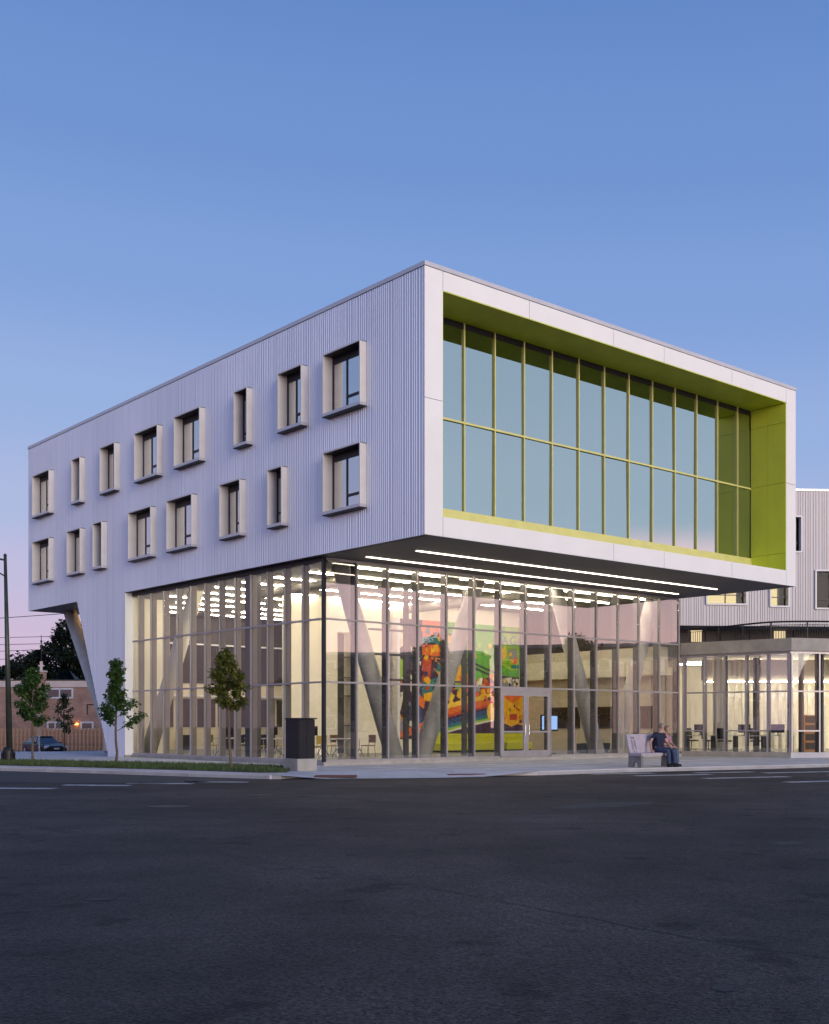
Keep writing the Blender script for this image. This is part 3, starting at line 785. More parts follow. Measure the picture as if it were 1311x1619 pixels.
m = MB(); m.box(0.02, GB - 0.12, 0.1, 19.40, ZB - 0.004, ZB + 0.03); m.build('soffit_edge', 'head_dark', lib)
# plinth under both glass walls
m = MB(); m.box(GB - 0.06, fm[14] + 0.1, GA - 0.08, GA + 0.35, ZS - 0.05, -0.001); m.box(GB - 0.06, GB + 0.35, GA + 0.35, 19.40, ZS - 0.05, -0.001); m.build('plinth', 'concrete', lib)

# --- raking columns
def rake(p0, p1, r0=0.34, r1=0.30, name='raking_column', mt='column_concrete'):
    m = MB(); m.tube(p0, p1, r0, r1, 28); o = m.build(name, mt, lib)
    for p, k in zip(o.data.polygons, range(999)): p.use_smooth = len(p.vertices) == 4
    return o
CA = GA + 1.0
rake((4.24, CA, -0.02), (1.75, CA, ZB - 0.02)); rake((5.46, CA, -0.02), (8.35, CA, ZB - 0.02))
rake((15.31, CA, -0.02), (12.72, CA, ZB - 0.02)); rake((16.52, CA, -0.02), (18.95, CA, ZB - 0.02))
rake((1.5, 20.2, -0.02), (1.5, 15.95, ZB - 0.02), mt='plaster'); rake((1.55, 23.2, ZS - .05), (1.55, 28.45, ZB - 0.01), 0.32, 0.32)
m = MB(); m.box(0.95, 1.40, 11.02, 11.42, 0, ZB - .02); m.build('column', 'fin', lib)
# uplight shining on the outer raking column
m = MB(); m.box(2.15, 2.30, 27.5, 27.65, ZB - 0.12, ZB - 0.008); m.build('column_light', 'uplight', lib)

# --- interior shell
m = MB(); m.box(GB + 0.2, 19.6, GA + 0.35, 20.9, -0.1, -0.004); m.box(2.7, 19.6, 20.9, 27.1, -0.1, -0.004); m.build('interior_floor', 'interior_floor', lib)
m = MB(); m.box(GB + 0.26, 19.6, GA + 0.31, 20.74, ZB - 0.028, ZB - 0.008); m.box(2.7, 19.6, 20.74, 27.1, ZB - 0.028, ZB - 0.008); cl = m.build('interior_ceiling', 'ceiling', lib)
rows = [GA + 0.95 + 2.05 * k for k in range(10)]
segs = [(1.6, 6.6), (7.4, 12.4), (13.2, 18.4)]
for i, a in enumerate(rows):
    for b0, b1 in segs:
        if a > 14.5 and b0 > 12.5: continue
        if a > 20.5: b0 = max(b0, 3.2)
        if i == 0 and b0 < 2: b0 = 2.4
        m = MB(); m.box(b0, b1, a - 0.022, a + 0.022, ZB - 0.10, ZB - 0.055); m.build('light_strip', 'strip_light', cl)
        m = MB(); m.box(b0 - .01, b1 + .01, a - 0.07, a + 0.07, ZB - 0.055, ZB - 0.029); m.build('light_housing', 'fin', cl)
# ducts and beams under the ceiling
for b in (3.2, 11.6):
    m = MB(); m.tube((b, GA + 2.0, ZB - 0.33), (b, 14.6, ZB - 0.33), 0.18, n=14); m.build('duct', 'ceiling', lib, smooth=False)
# cream core wall, mural wall, side bulkhead
AM = 14.8
m = MB(); m.box(5.0, 7.75, AM, AM + 0.2, 0, ZB - .03); m.box(8.55, 10.2, AM, AM + 0.2, 0, ZB - .03); m.box(7.75, 8.55, AM, AM + 0.2, 5.3, ZB - .03)
m.build('core_wall', 'plaster', lib)
m = MB()
for z in (0.6, 1.2, 2.5, 3.3, 4.2): m.box(7.75, 8.55, AM + 0.15, AM + 0.35, z, z + 0.05)
m.box(7.75, 8.55, AM + 0.6, AM + 0.62, 0, 5.3); m.build('shelf_niche', 'fin', lib)
m = MB(); m.box(10.2, 10.85, AM + 0.5, AM + 0.6, 0, ZB - .03); m.build('passage_wall', 'plaster_tan', lib)
m = MB(); m.box(10.85, 10.99, AM - 0.35, AM + 0.2, 0.55, 6.1); m.build('mural_edge', 'white_trim', lib)
m = MB(); m.box(10.85, 19.42, AM + 0.0, AM + 0.2, 0, ZB - .03); m.build('mural_wall', 'plaster', lib)
# side bulkhead, runs from the mural to the glass front at the right
m = MB(); m.box(19.45, 19.6, GA + .35, AM, 0, 3.45); m.build('side_wall', 'plaster_tan', lib)
m = MB(); m.box(18.95, 19.6, GA + 0.6, AM - .01, 3.45, 4.28); m.build('bulkhead', 'plaster', lib)
m = MB(); m.box(19.05, 19.6, GA + 0.6, AM - .01, 4.282, 4.72); m.build('bulkhead_cap', 'plaster_tan', lib)
m = MB(); m.box(19.5, 19.6, GA + 0.35, AM, 4.722, ZB - .03); m.build('clerestory_wall', 'dark_brown', lib)
for a0, a1 in ((11.2, 13.1), (9.2, 10.2), (6.9, 7.7)):
    m = MB(); m.box(19.40, 19.449, a0, a1, 1.1, 2.1); m.build('dark_window', 'dark_opening', lib)
# deep end of the hall, seen through the side glass
m = MB(); m.box(GB + .1, 2.7, 20.75, 20.9, -.1, ZB - .03); m.build('inner_end_wall', 'plaster', lib)
m = MB(); m.box(2.7, 2.85, 20.75, 27.0, -.1, ZB - .03); m.build('inner_side_wall', 'plaster_tan', lib)
AB = 27.0
m = MB(); m.box(2.7, 14.0, AB, AB + .15, -.1, ZB - .03); m.build('hall_back_wall', 'plaster_tan', lib)
m = MB(); m.box(2.9, 13.9, AB - .05, AB - .001, 3.4, ZB - .03); m.build('dark_band', 'dark_brown', lib)
for k in range(9):
    b = 2.9 + 1.22 * k
    m = MB(); m.box(b, b + 1.05, AB - .1, AB - .051, 3.55, 5.3); m.build('dark_window', 'dark_opening', lib)
    m = MB(); m.box(b, b + 1.05, AB - .06, AB - .001, 1.15, 2.6); m.build('dark_window', 'dark_opening', lib)
    if k % 2: 
        m = MB(); m.box(b + .1, b + .8, AB - .5, AB - .07, 0.0, 0.75); m.build('low_shelf', 'chair_black', lib)
for z0, z1 in ((5.36, 5.44), (2.70, 2.80)):
    m = MB(); m.box(2.9, 13.9, AB - .3, AB - .11, z0, z1); m.build('wall_ledge', 'white_trim', lib)
m = MB(); m.box(8.6, 8.75, AM + .2, AM + 2.2, 0, ZB - .03); m.build('core_return', 'plaster', lib)
SCA = GA + 3.4
for b in (5.75, 6.75, 8.75, 9.85):
    m = MB(); m.box(b - 0.11, b + 0.11, SCA - .05, SCA + .05, 0, ZB - .03); m.build('screen_post', 'fin', lib)
for b0, b1 in ((4.9, 5.64), (5.86, 6.64), (6.86, 7.6), (8.2, 8.64), (8.86, 9.74)):
    for z in (2.95, 3.92, 4.86):
        m = MB(); m.box(b0, b1, SCA - .03, SCA + .03, z, z + .08); m.build('screen_rail', 'fin', lib)
# --- mural: flat painted colours on the mural wall (x = b, z)
pal = {'mu_green': (0.13, 0.42, 0.05), 'mu_orange': (0.75, 0.16, 0.03), 'mu_yellow': (0.80, 0.42, 0.01), 'mu_teal': (0.03, 0.20, 0.22), 'mu_blue': (0.04, 0.08, 0.22),
       'mu_purple': (0.06, 0.03, 0.07), 'mu_cream': (0.75, 0.72, 0.55), 'mu_red': (0.50, 0.07, 0.03), 'mu_lime': (0.32, 0.55, 0.04), 'mu_grey': (0.30, 0.29, 0.33), 'mu_gold': (0.85, 0.55, 0.05)}
keys = list(pal)
for k_, c_ in pal.items(): mat(k_, c_, 0.6, 0, 0.12, 3)
mu = MB(); layer = [0]
def shape(c, pts):
    mu.cur = keys.index(c); layer[0] += 1; y = AM - 0.003 - 0.00025 * layer[0]
    mu.add([(p[0], y, p[1]) for p in pts], [tuple(range(len(pts)))])
shape('mu_purple', [(10.99, 0.6), (19.4, 0.6), (19.4, 6.1), (10.99, 6.1)])
shape('mu_green', [(14.4, 3.6), (19.4, 3.9), (19.4, 6.1), (14.3, 6.1)])
shape('mu_green', [(13.9, 6.1), (14.8, 2.9), (17.2, 3.7), (19.4, 3.6), (19.4, 6.1)])
shape('mu_lime', [(18.0, 6.1), (17.6, 4.3), (18.4, 3.9), (19.4, 4.1), (19.4, 6.1)])
for i in range(2): shape('mu_purple', [(14.3, 4.75 - .22 * i), (17.6, 3.75 - .22 * i), (17.6, 3.65 - .22 * i), (14.3, 4.63 - .22 * i)])
# left: leaf shapes, orange and teal ribbons
shape('mu_cream', [(11.0, 5.9), (11.6, 5.7), (11.7, 5.0), (11.2, 4.7), (11.0, 5.0)])
shape('mu_lime', [(11.0, 4.4), (11.5, 4.2), (11.4, 3.3), (11.0, 3.0)])
shape('mu_cream', [(11.9, 4.9), (12.3, 4.3), (12.3, 3.6), (12.0, 4.0)]); shape('mu_cream', [(11.9, 3.6), (12.3, 3.0), (12.25, 2.4), (11.9, 2.8)])
shape('mu_cream', [(11.0, 2.9), (11.5, 2.6), (11.3, 1.9), (11.0, 2.0)]); shape('mu_yellow', [(11.0, 1.75), (11.7, 1.7), (11.7, 1.45), (11.0, 1.4)])
shape('mu_blue', [(11.9, 2.3), (12.6, 2.1), (12.6, 1.1), (11.9, 1.2)]); shape('mu_grey', [(11.0, 1.3), (11.7, 1.3), (11.6, 0.9), (11.0, 0.9)])
shape('mu_orange', [(11.0, 0.85), (13.0, 1.5), (13.2, 1.0), (11.0, 0.62)]); shape('mu_orange', [(12.4, 2.7), (12.8, 2.4), (12.7, 2.0), (12.3, 2.2)])
shape('mu_orange', [(12.6, 6.1), (14.0, 6.1), (14.2, 5.0), (13.4, 5.3), (12.6, 5.2)])
shape('mu_teal', [(12.6, 5.3), (13.4, 5.45), (14.3, 5.0), (14.3, 4.75), (13.3, 5.1), (12.6, 5.0)])
shape('mu_orange', [(12.6, 4.95), (13.4, 5.0), (14.3, 4.5), (14.3, 3.9), (13.4, 4.45), (12.6, 4.5)])
shape('mu_red', [(12.6, 4.4), (13.2, 4.4), (13.1, 3.3), (12.6, 3.2)]); shape('mu_yellow', [(13.4, 4.3), (14.2, 3.8), (14.0, 3.3), (13.6, 3.6), (13.3, 3.9)])
shape('mu_teal', [(12.6, 3.2), (13.6, 3.5), (14.2, 2.9), (13.5, 2.5), (12.6, 2.6)])
shape('mu_yellow', [(12.7, 2.7), (13.3, 2.8), (13.2, 2.3), (12.7, 2.4)])
shape('mu_yellow', [(14.3, 4.0), (15.2, 4.1), (15.6, 3.5), (15.0, 3.2), (14.5, 3.4)]); shape('mu_orange', [(14.9, 3.6), (15.8, 3.4), (15.7, 2.7), (15.1, 2.9)])
shape('mu_red', [(15.9, 3.3), (17.3, 3.3), (17.2, 2.6), (16.0, 2.7)]); shape('mu_cream', [(16.1, 3.5), (16.5, 3.55), (16.3, 2.9), (15.95, 2.85)])
for i, (x0, z0) in enumerate(((14.1, 2.7), (14.8, 2.85), (15.5, 2.6), (16.3, 2.7))):   # jagged gold letters of the tag
    shape('mu_gold', [(x0, z0), (x0 + .3, z0 + .15), (x0 + .55, z0 - .05), (x0 + .4, z0 - .3), (x0 + .55, z0 - .5), (x0 + .1, z0 - .6), (x0 + .22, z0 - .3), (x0 - .05, z0 - .25)])
# sweeping rainbow bands
cols = ['mu_gold', 'mu_orange', 'mu_red', 'mu_purple', 'mu_blue', 'mu_teal', 'mu_lime', 'mu_cream']
def arc_z(x): return 1.55 + 0.24 * (x - 13.6) - 0.012 * (x - 13.6) ** 2
z_top = 0.62; th = [0.22, 0.30, 0.12, 0.12, 0.24, 0.16, 0.10, 0.10]
acc = 0.55
for c, t in zip(cols, th):
    pts = [(x / 4, arc_z(x / 4) + acc) for x in range(53, 71)] + [(x / 4, arc_z(x / 4) + acc - t) for x in range(70, 52, -1)]
    shape(c, pts); acc -= t
shape('mu_gold', [(17.05 + .32 * cos(t * pi / 8), 1.9 + .42 * sin(t * pi / 8)) for t in range(16)])
# right: yellow field with red notch, dark hills, figures under the green
shape('mu_yellow', [(17.6, 2.75), (19.4, 2.75), (19.4, 0.9), (17.6, 0.9)])
shape('mu_orange', [(17.7, 2.72), (19.3, 2.72), (18.5, 2.32)])
shape('mu_purple', [(17.6, 1.25), (18.0, 1.32), (18.4, 1.15), (18.8, 1.3), (19.4, 1.2), (19.4, 0.6), (17.6, 0.6)])
shape('mu_red', [(18.3, 1.8), (18.8, 1.8), (18.8, 1.5), (18.3, 1.5)])
shape('mu_grey', [(17.7, 3.5), (18.3, 3.65), (18.7, 3.3), (18.4, 2.8), (17.7, 2.8)]); shape('mu_cream', [(18.0, 3.55), (18.45, 3.6), (18.3, 3.2)])
shape('mu_cream', [(18.7, 3.55), (19.35, 3.5), (19.3, 2.95), (18.8, 3.0)]); shape('mu_gold', [(18.5, 3.0), (18.9, 2.95), (18.8, 2.76), (18.5, 2.76)])
shape('mu_gold', [(17.65, 5.0), (18.0, 5.15), (18.1, 4.7), (17.85, 4.4), (17.65, 4.5)])
shape('mu_grey', [(18.2, 4.95), (18.75, 5.05), (18.85, 4.6), (18.3, 4.55)]); shape('mu_orange', [(18.25, 4.5), (18.85, 4.6), (18.85, 4.3), (18.3, 4.25)]); shape('mu_teal', [(18.4, 4.2), (19.0, 4.25), (18.95, 4.05), (18.4, 4.05)])
rd = random.Random(8)
def shards(x0, x1, z0, z1, n_, cs, smin, smax):
    for _ in range(n_):
        cx_, cz_ = rd.uniform(x0, x1), rd.uniform(z0, z1); k_ = rd.randint(3, 6); r_ = rd.uniform(smin, smax); ph = rd.uniform(0, 6.28)
        shape(rd.choice(cs), [(min(x1 + .1, max(10.99, cx_ + r_ * rd.uniform(.5, 1.3) * cos(ph + 2 * pi * i / k_))), cz_ + r_ * rd.uniform(.5, 1.3) * sin(ph + 2 * pi * i / k_)) for i in range(k_)])
shards(12.6, 14.3, 2.4, 5.9, 46, ['mu_orange', 'mu_teal', 'mu_yellow', 'mu_red', 'mu_purple', 'mu_gold'], .08, .24)
shards(14.2, 17.3, 2.5, 3.7, 60, ['mu_gold', 'mu_orange', 'mu_purple', 'mu_red', 'mu_grey', 'mu_yellow'], .06, .2)
shards(11.1, 12.5, 0.8, 5.6, 34, ['mu_purple', 'mu_cream', 'mu_grey', 'mu_orange', 'mu_blue'], .08, .22)
shards(17.7, 19.2, 2.8, 3.5, 20, ['mu_grey', 'mu_cream', 'mu_purple', 'mu_gold'], .05, .14)
shards(15.0, 19.2, 4.1, 5.2, 14, ['mu_lime', 'mu_green', 'mu_gold'], .08, .25)
shards(17.8, 19.2, 1.4, 2.2, 10, ['mu_red', 'mu_gold', 'mu_purple', 'mu_orange'], .05, .12)
mural = mu.build('mural', keys, lib)
mural['label'] = 'bright green, orange and yellow mural wall'
fc = bpy.data.curves.new('lettering', 'FONT'); fc.body = 'AGO'; fc.size = 0.62; fc.space_character = 1.35; fc.materials.append(MATS['mu_teal'])
tmp = bpy.data.objects.new('lettering_curve', fc); COL.objects.link(tmp)
bpy.context.view_layer.update()
lme = bpy.data.meshes.new_from_object(tmp.evaluated_get(bpy.context.evaluated_depsgraph_get())); bpy.data.objects.remove(tmp)
fo = put('lettering', lme, mural); fo.location = (17.72, AM - 0.075, 5.2); fo.rotation_euler = (RAD(90), 0, RAD(0))

# ------------------------------------------------------------------ furniture inside the library
def table_proto():
    t = empty('table'); 
    m = MB(); m.bbox(-0.75, 0.75, -0.38, 0.38, 0.70, 0.735, 0.012); m.build('tabletop', 'table_white', t)
    for sx in (-0.55, 0.55):
        m = MB(); m.tube((sx, 0, 0.70), (sx, 0, 0.32), 0.022, n=8); m.tube((sx, 0, 0.34), (sx, -0.30, 0.02), 0.018, n=8); m.tube((sx, 0, 0.34), (sx, 0.30, 0.02), 0.018, n=8)
        m.build('leg', 'chrome', t)
    return t
def chair_proto(colr):
    t = empty('chair')
    m = MB(); m.bbox(-0.21, 0.21, -0.21, 0.21, 0.43, 0.465, 0.02); m.build('seat', colr, t)
    m = MB(); m.box(-0.20, 0.20, 0.20, 0.225, 0.56, 0.86); m.build('backrest', colr, t)
    for sx, sy in ((-1, -1), (1, -1), (-1, 1), (1, 1)):
        m = MB(); m.tube((sx * .17, sy * .17, 0.43), (sx * .20, sy * .21, 0.0), 0.011, n=6)
        if sy > 0: m.tube((sx * .17, .19, 0.44), (sx * .17, .205, 0.8), 0.011, n=6)
        m.build('leg', 'chrome', t)
    return t
tp = table_proto(); used_t = [False]
chairs = {c: [chair_proto(c), False] for c in ('chair_yellow', 'chair_brown', 'chair_black')}
def place_table(b, a, r, label):
    o = tp if not used_t[0] else copy_tree(tp); used_t[0] = True
    p = W(b, a); o.location = (p.x, p.y, 0); o.rotation_euler = (0, 0, BROT + r); tag(o, label, 'table', 'reading tables inside the glass corner')
def place_chair(c, b, a, r, label):
    e = chairs[c]; o = e[0] if not e[1] else copy_tree(e[0]); e[1] = True
    p = W(b, a); o.location = (p.x, p.y, 0); o.rotation_euler = (0, 0, BROT + r); tag(o, label, 'chair', 'chairs round the reading tables')
place_table(2.1, 8.6, 0.1, 'white trestle table in the first bay past the dark corner post')
place_table(4.4, 9.6, 0.0, 'white trestle table behind the first raking column')
place_table(2.2, 11.6, 1.5, 'white trestle table behind the third street tree trunk')
place_table(4.6, 12.4, 0.0, 'white trestle table deepest inside, by the cream core wall')
place_table(2.0, 14.4, 1.5, 'white trestle table farthest along the side glass')
ci = 0
for c, b, a, r, lb in (('chair_yellow', 1.6, 9.3, 0, 'yellow chair behind the table at the glass corner'), ('chair_black', 2.6, 9.35, 0.2, 'black chair behind the table at the glass corner'),
                       ('chair_yellow', 1.7, 7.8, pi, 'yellow chair in front of the table at the glass corner'), ('chair_yellow', 3.6, 9.7, 1.4, 'yellow chair at the near end of the table behind the raking column'),
                       ('chair_brown', 5.3, 9.5, -1.5, 'brown chair beside the first raking column'), ('chair_brown', 4.5, 10.4, 0.1, 'brown chair on the far side of the table behind the raking column'),
                       ('chair_yellow', 1.45, 11.3, 1.6, 'yellow chair by the side glass right of the third street tree'), ('chair_yellow', 2.95, 11.9, -1.6, 'yellow chair behind the third street tree table'),
                       ('chair_black', 1.4, 12.1, 1.6, 'black chair by the side glass behind the third street tree'), ('chair_yellow', 4.2, 13.1, 0, 'yellow chair in front of the cream core wall'),
                       ('chair_yellow', 1.3, 14.2, 1.6, 'yellow chair farthest along the side glass'), ('chair_black', 2.8, 14.7, -1.6, 'black chair farthest along the side glass')):
    place_chair(c, b, a, r, lb)
def reading_screen(b, a, label):
    p = W(b, a); o = empty('monitor', (p.x, p.y, 0.735), BROT + .3)
    m = MB(); m.lathe([(0.11, 0), (0.11, 0.012), (0.02, 0.02), (0.02, 0.18)], 14); m.build('stand', 'chair_black', o)
    m = MB(); m.box(-0.26, 0.26, -0.015, 0.015, 0.12, 0.46); m.build('screen', 'screen_dark', o)
    tag(o, label, 'monitor')
reading_screen(2.1, 8.65, 'black monitor on the table at the glass corner')
reading_screen(2.25, 11.5, 'black monitor on the table behind the third street tree')
reading_screen(4.6, 12.45, 'black monitor on the table by the cream core wall')
reading_screen(2.0, 14.3, 'black monitor on the table farthest along the side glass')
def sofa(b0, b1, a, label):
    p = W((b0 + b1) / 2, a); o = empty('sofa', (p.x, p.y, 0), BROT); w = (b1 - b0) / 2
    m = MB(); m.bbox(-w, w, -0.38, 0.38, 0.09, 0.42, 0.03); m.build('seat', 'sofa_lime', o)
    m = MB(); m.bbox(-w, w, 0.18, 0.40, 0.425, 0.85, 0.03); m.build('backrest', 'sofa_lime', o)
    m = MB(); m.box(-w + .06, w - .06, -0.32, 0.32, 0.0, 0.09); m.build('base', 'rubber', o)
    tag(o, label, 'sofa', 'lime sofas below the mural')
sofa(12.4, 14.3, 13.6, 'lime yellow sofa below the mural, seen right of the raking column foot')
sofa(14.5, 16.4, 13.6, 'lime yellow sofa in the middle below the mural')
sofa(16.6, 18.3, 13.6, 'lime yellow sofa below the mural behind the glass doors')
for b, a, lb, c in ((17.4, 8.7, 'low black bench box left of the second raking column pair', 'bench'), (18.7, 9.6, 'low black bench box by the tan side wall', 'bench')):
    p = W(b, a); o = empty('low_bench', (p.x, p.y, 0), BROT)
    m = MB(); m.bbox(-0.7, 0.7, -0.3, 0.3, 0.06, 0.42, 0.02); m.build('body', 'chair_black', o)
    m = MB(); m.box(-0.6, 0.6, -0.24, 0.24, 0, 0.06); m.build('base', 'rubber', o); tag(o, lb, c)
# information screen on a stand
p = W(14.3, 8.4); o = empty('information_screen', (p.x, p.y, 0), BROT)
m = MB(); m.lathe([(0.3, 0), (0.3, 0.03), (0.04, 0.05), (0.04, 1.0)], 18); m.build('stand', 'iron', o)
m = MB(); m.box(-0.52, 0.52, -0.03, 0.04, 0.98, 1.68); m.build('bezel', 'screen_dark', o)
m = MB(); m.box(-0.47, 0.47, -0.036, -0.031, 1.05, 1.63); m.build('display', 'screen_blue', o)
tag(o, 'lit blue information screen on a stand behind the glass', 'screen')

# ------------------------------------------------------------------ low glass pavilion at the right
PV0, PV1, PV2 = Vector((11.79, 51.0, 0)), Vector((15.61, 48.0, 0)), Vector((26.0, 50.6, 0))
pav = tag(empty('glass_pavilion', PV1), 'low glass pavilion with a pale concrete roof edge right of the library', 'building')
def wpart(m, name, mt, parent=None):          # world coordinates -> child of the pavilion
    m.v = [(x - PV1.x, y - PV1.y, z) for x, y, z in m.v]
    return m.build(name, mt, parent or pav)
def wallbox(m, p, q, t0, t1, off0, off1, z0, z1):
    """box along p->q between distances t0,t1, offsets outward off0..off1 (outward = towards the street)"""
    d = (q - p).normalized(); nrm = Vector((d.y, -d.x, 0))
    c = [p + d * t0 + nrm * off0, p + d * t1 + nrm * off0, p + d * t1 + nrm * off1, p + d * t0 + nrm * off1]
    m.add([(v.x, v.y, z0) for v in c] + [(v.x, v.y, z1) for v in c], [(0, 1, 2, 3), (7, 6, 5, 4), (0, 4, 5, 1), (1, 5, 6, 2), (2, 6, 7, 3), (3, 7, 4, 0)])
    return m
L1 = (PV1 - PV0).length; L2 = (PV2 - PV1).length
m = MB(); m.prism([(11.72, 50.95), (15.61, 47.86), (26.2, 50.5), (26.2, 60), (11.9, 60)], 4.32, 4.85); wpart(m, 'roof_slab', 'concrete')
m = MB(); m.prism([(11.9, 51.2), (15.61, 48.3), (25.8, 50.9), (25.8, 59.5), (12.1, 59.5)], 4.24, 4.318); wpart(m, 'ceiling', 'plaster')
m = MB(); wallbox(m, PV0, PV1, 0.05, L1, -0.25, 0.0, 4.22, 4.318); wallbox(m, PV1, PV2, 0.0, L2, -0.25, 0.0, 4.22, 4.318); wpart(m, 'head_trim', 'aluminium')
m = MB(); wallbox(m, PV0, PV1, 0.0, L1, -0.3, 0.03, ZS - .05, 0.1); wpart(m, 'plinth', 'concrete')
m = MB(); wallbox(m, PV1, PV2, 0.0, L2, -0.3, 0.03, ZS - .05, 0.101); wpart(m, 'plinth', 'sidewalk')
m = MB(); m.prism([(11.9, 51.2), (15.61, 48.3), (25.8, 50.9), (25.8, 59.5), (12.1, 59.5)], -0.1, 0.06); wpart(m, 'floor', 'interior_floor')
m = MB(); m.box(12.0, 26, 59.0, 59.2, 0.06, 4.24); wpart(m, 'back_wall', 'plaster')
def glass_run(p, q, edges, zt, gm='glass_store'):
    L = (q - p).length
    for i, t in enumerate(edges):
        m = MB(); wallbox(m, p, q, t - 0.03, t + 0.03, -0.05, -0.005, 0.1, 4.22); wpart(m, 'mullion', 'aluminium')
        m = MB(); wallbox(m, p, q, t - 0.03, t + 0.03, -0.33, -0.08, 0.1, 4.22); wpart(m, 'mullion_fin', 'fin')
    for i, (t0, t1) in enumerate(zip(edges, edges[1:])):
        for z in (zt if i % 3 != 1 else zt[:1]):
            m = MB(); wallbox(m, p, q, t0 + .03, t1 - .03, -0.07, -0.01, z - 0.03, z + 0.03); wpart(m, 'transom', 'aluminium')
        m = MB(); wallbox(m, p, q, t0 + .03, t1 - .03, -0.06, -0.052, 0.1, 4.22); wpart(m, 'pane', gm)
glass_run(PV0, PV1, [0.06 + (L1 - 0.1) * k / 5 for k in range(6)], (2.65, 1.0))
glass_run(PV1, PV2, [0.08 + 1.3 * k for k in range(9)], (2.65, 1.0), 'glass_side')
for x, y in ((16.3, 48.75), (17.3, 49.2)):
    m = MB(); m.tube((x, y, 0.05), (x, y, 4.23), 0.11, n=16); wpart(m, 'column', 'dark_frame')
for y in (54.6, 56.6):
    m = MB(); m.box(13.3 + (y - 50.6) * -.1, 24, y - .025, y + .025, 4.20, 4.236); wpart(m, 'light_strip', 'office_light')
m = MB(); m.box(13.2, 25.5, 53.0, 53.2, 3.3, 4.235); wpart(m, 'bulkhead', 'fin_side')
m = MB(); m.box(13.3, 25.4, 52.92, 52.99, 3.20, 3.25); wpart(m, 'light_strip', 'office_light')
# inner screens: partition with tall white louvres, tan pier
m = MB(); m.box(13.55, 13.9, 52.0, 52.5, 0.06, 4.2); wpart(m, 'pier', 'plaster')
for k in range(16):
    m = MB(); m.box(13.95 + k * 0.34, 14.10 + k * 0.34, 54.0, 54.06, 0.06, 4.0); wpart(m, 'louvre', 'blind')
m = MB(); m.box(13.9, 19.6, 54.08, 54.14, 2.55, 2.7); m.box(13.9, 19.6, 54.08, 54.14, 3.3, 3.36); wpart(m, 'louvre_rail', 'white_trim')
m = MB(); m.box(14.9, 15.1, 50.6, 50.9, 0.06, 4.2); wpart(m, 'pier', 'dark_brown')
m = MB(); m.box(17.6, 18.4, 52.2, 52.5, 0.06, 1.7); wpart(m, 'bookcase', 'orange_wood')
for k in range(4):
    m = MB(); m.box(17.66, 18.34, 52.16, 52.199, 0.15 + k * .4, 0.45 + k * .4); wpart(m, 'shelf_gap', 'dark_brown')
def desk(x, y, rz, label):
    o = empty('desk', (x, y, 0.06), rz)
    m = MB(); m.bbox(-0.7, 0.7, -0.35, 0.35, 0.70, 0.735, 0.01); m.build('desktop', 'table_white', o)
    for sx in (-.62, .62):
        m = MB(); m.box(sx - .02, sx + .02, -.3, .3, 0, .70); m.build('leg', 'chair_black', o)
    tag(o, label, 'desk', 'office desks in the pavilion')
def monitor(x, y, rz, label):
    o = empty('monitor', (x, y, 0.795), rz)
    m = MB(); m.lathe([(0.11, 0), (0.11, 0.012), (0.02, 0.02), (0.02, 0.18)], 14); m.build('stand', 'chair_black', o)
    m = MB(); m.box(-0.28, 0.28, -0.015, 0.015, 0.12, 0.48); m.build('screen', 'screen_dark', o)
    tag(o, label, 'monitor', 'monitors in the pavilion')
def office_chair(x, y, rz, label):
    o = empty('office_chair', (x, y, 0.06), rz)
    m = MB()
    for k in range(5):
        t = 2 * pi * k / 5; m.tube((0, 0, .1), (.28 * cos(t), .28 * sin(t), .05), .02, n=6)
    m.build('base', 'chair_black', o)
    m = MB(); m.tube((0, 0, .08), (0, 0, .45), .025, n=8); m.build('stem', 'chrome', o)
    m = MB(); m.bbox(-.24, .24, -.24, .24, .45, .52, .03); m.build('seat', 'chair_black', o)
    m = MB()
    m.add([(-.22, .22, .56), (.22, .22, .56), (.22, .27, .56), (-.22, .27, .56), (-.2, .30, 1.05), (.2, .30, 1.05), (.2, .34, 1.05), (-.2, .34, 1.05)], [(0, 3, 2, 1), (4, 5, 6, 7), (0, 1, 5, 4), (1, 2, 6, 5), (2, 3, 7, 6), (3, 0, 4, 7)])
    m.build('backrest', 'chair_black', o)
    tag(o, label, 'office chair', 'office chairs in the pavilion')
desk(12.95, 52.4, -0.6, 'white desk in the pavilion bay nearest the library')
desk(14.55, 50.2, -0.6, 'white desk in the middle of the pavilion')
desk(15.55, 49.6, -0.2, 'white desk by the pavilion corner')
monitor(12.95, 52.4, -0.6, 'dark monitor on the desk nearest the library')
monitor(14.35, 50.3, -0.7, 'dark monitor on the middle pavilion desk')
monitor(15.6, 49.65, -0.2, 'dark monitor on the desk by the pavilion corner')
office_chair(12.7, 53.0, 0.4, 'black office chair behind the desk nearest the library')
office_chair(13.75, 51.2, 2.3, 'black office chair standing alone between the pavilion desks')
office_chair(15.1, 50.9, 0.2, 'black office chair behind the pavilion corner desk')
office_chair(13.2, 51.9, 1.2, 'black office chair beside the pale pier in the pavilion')

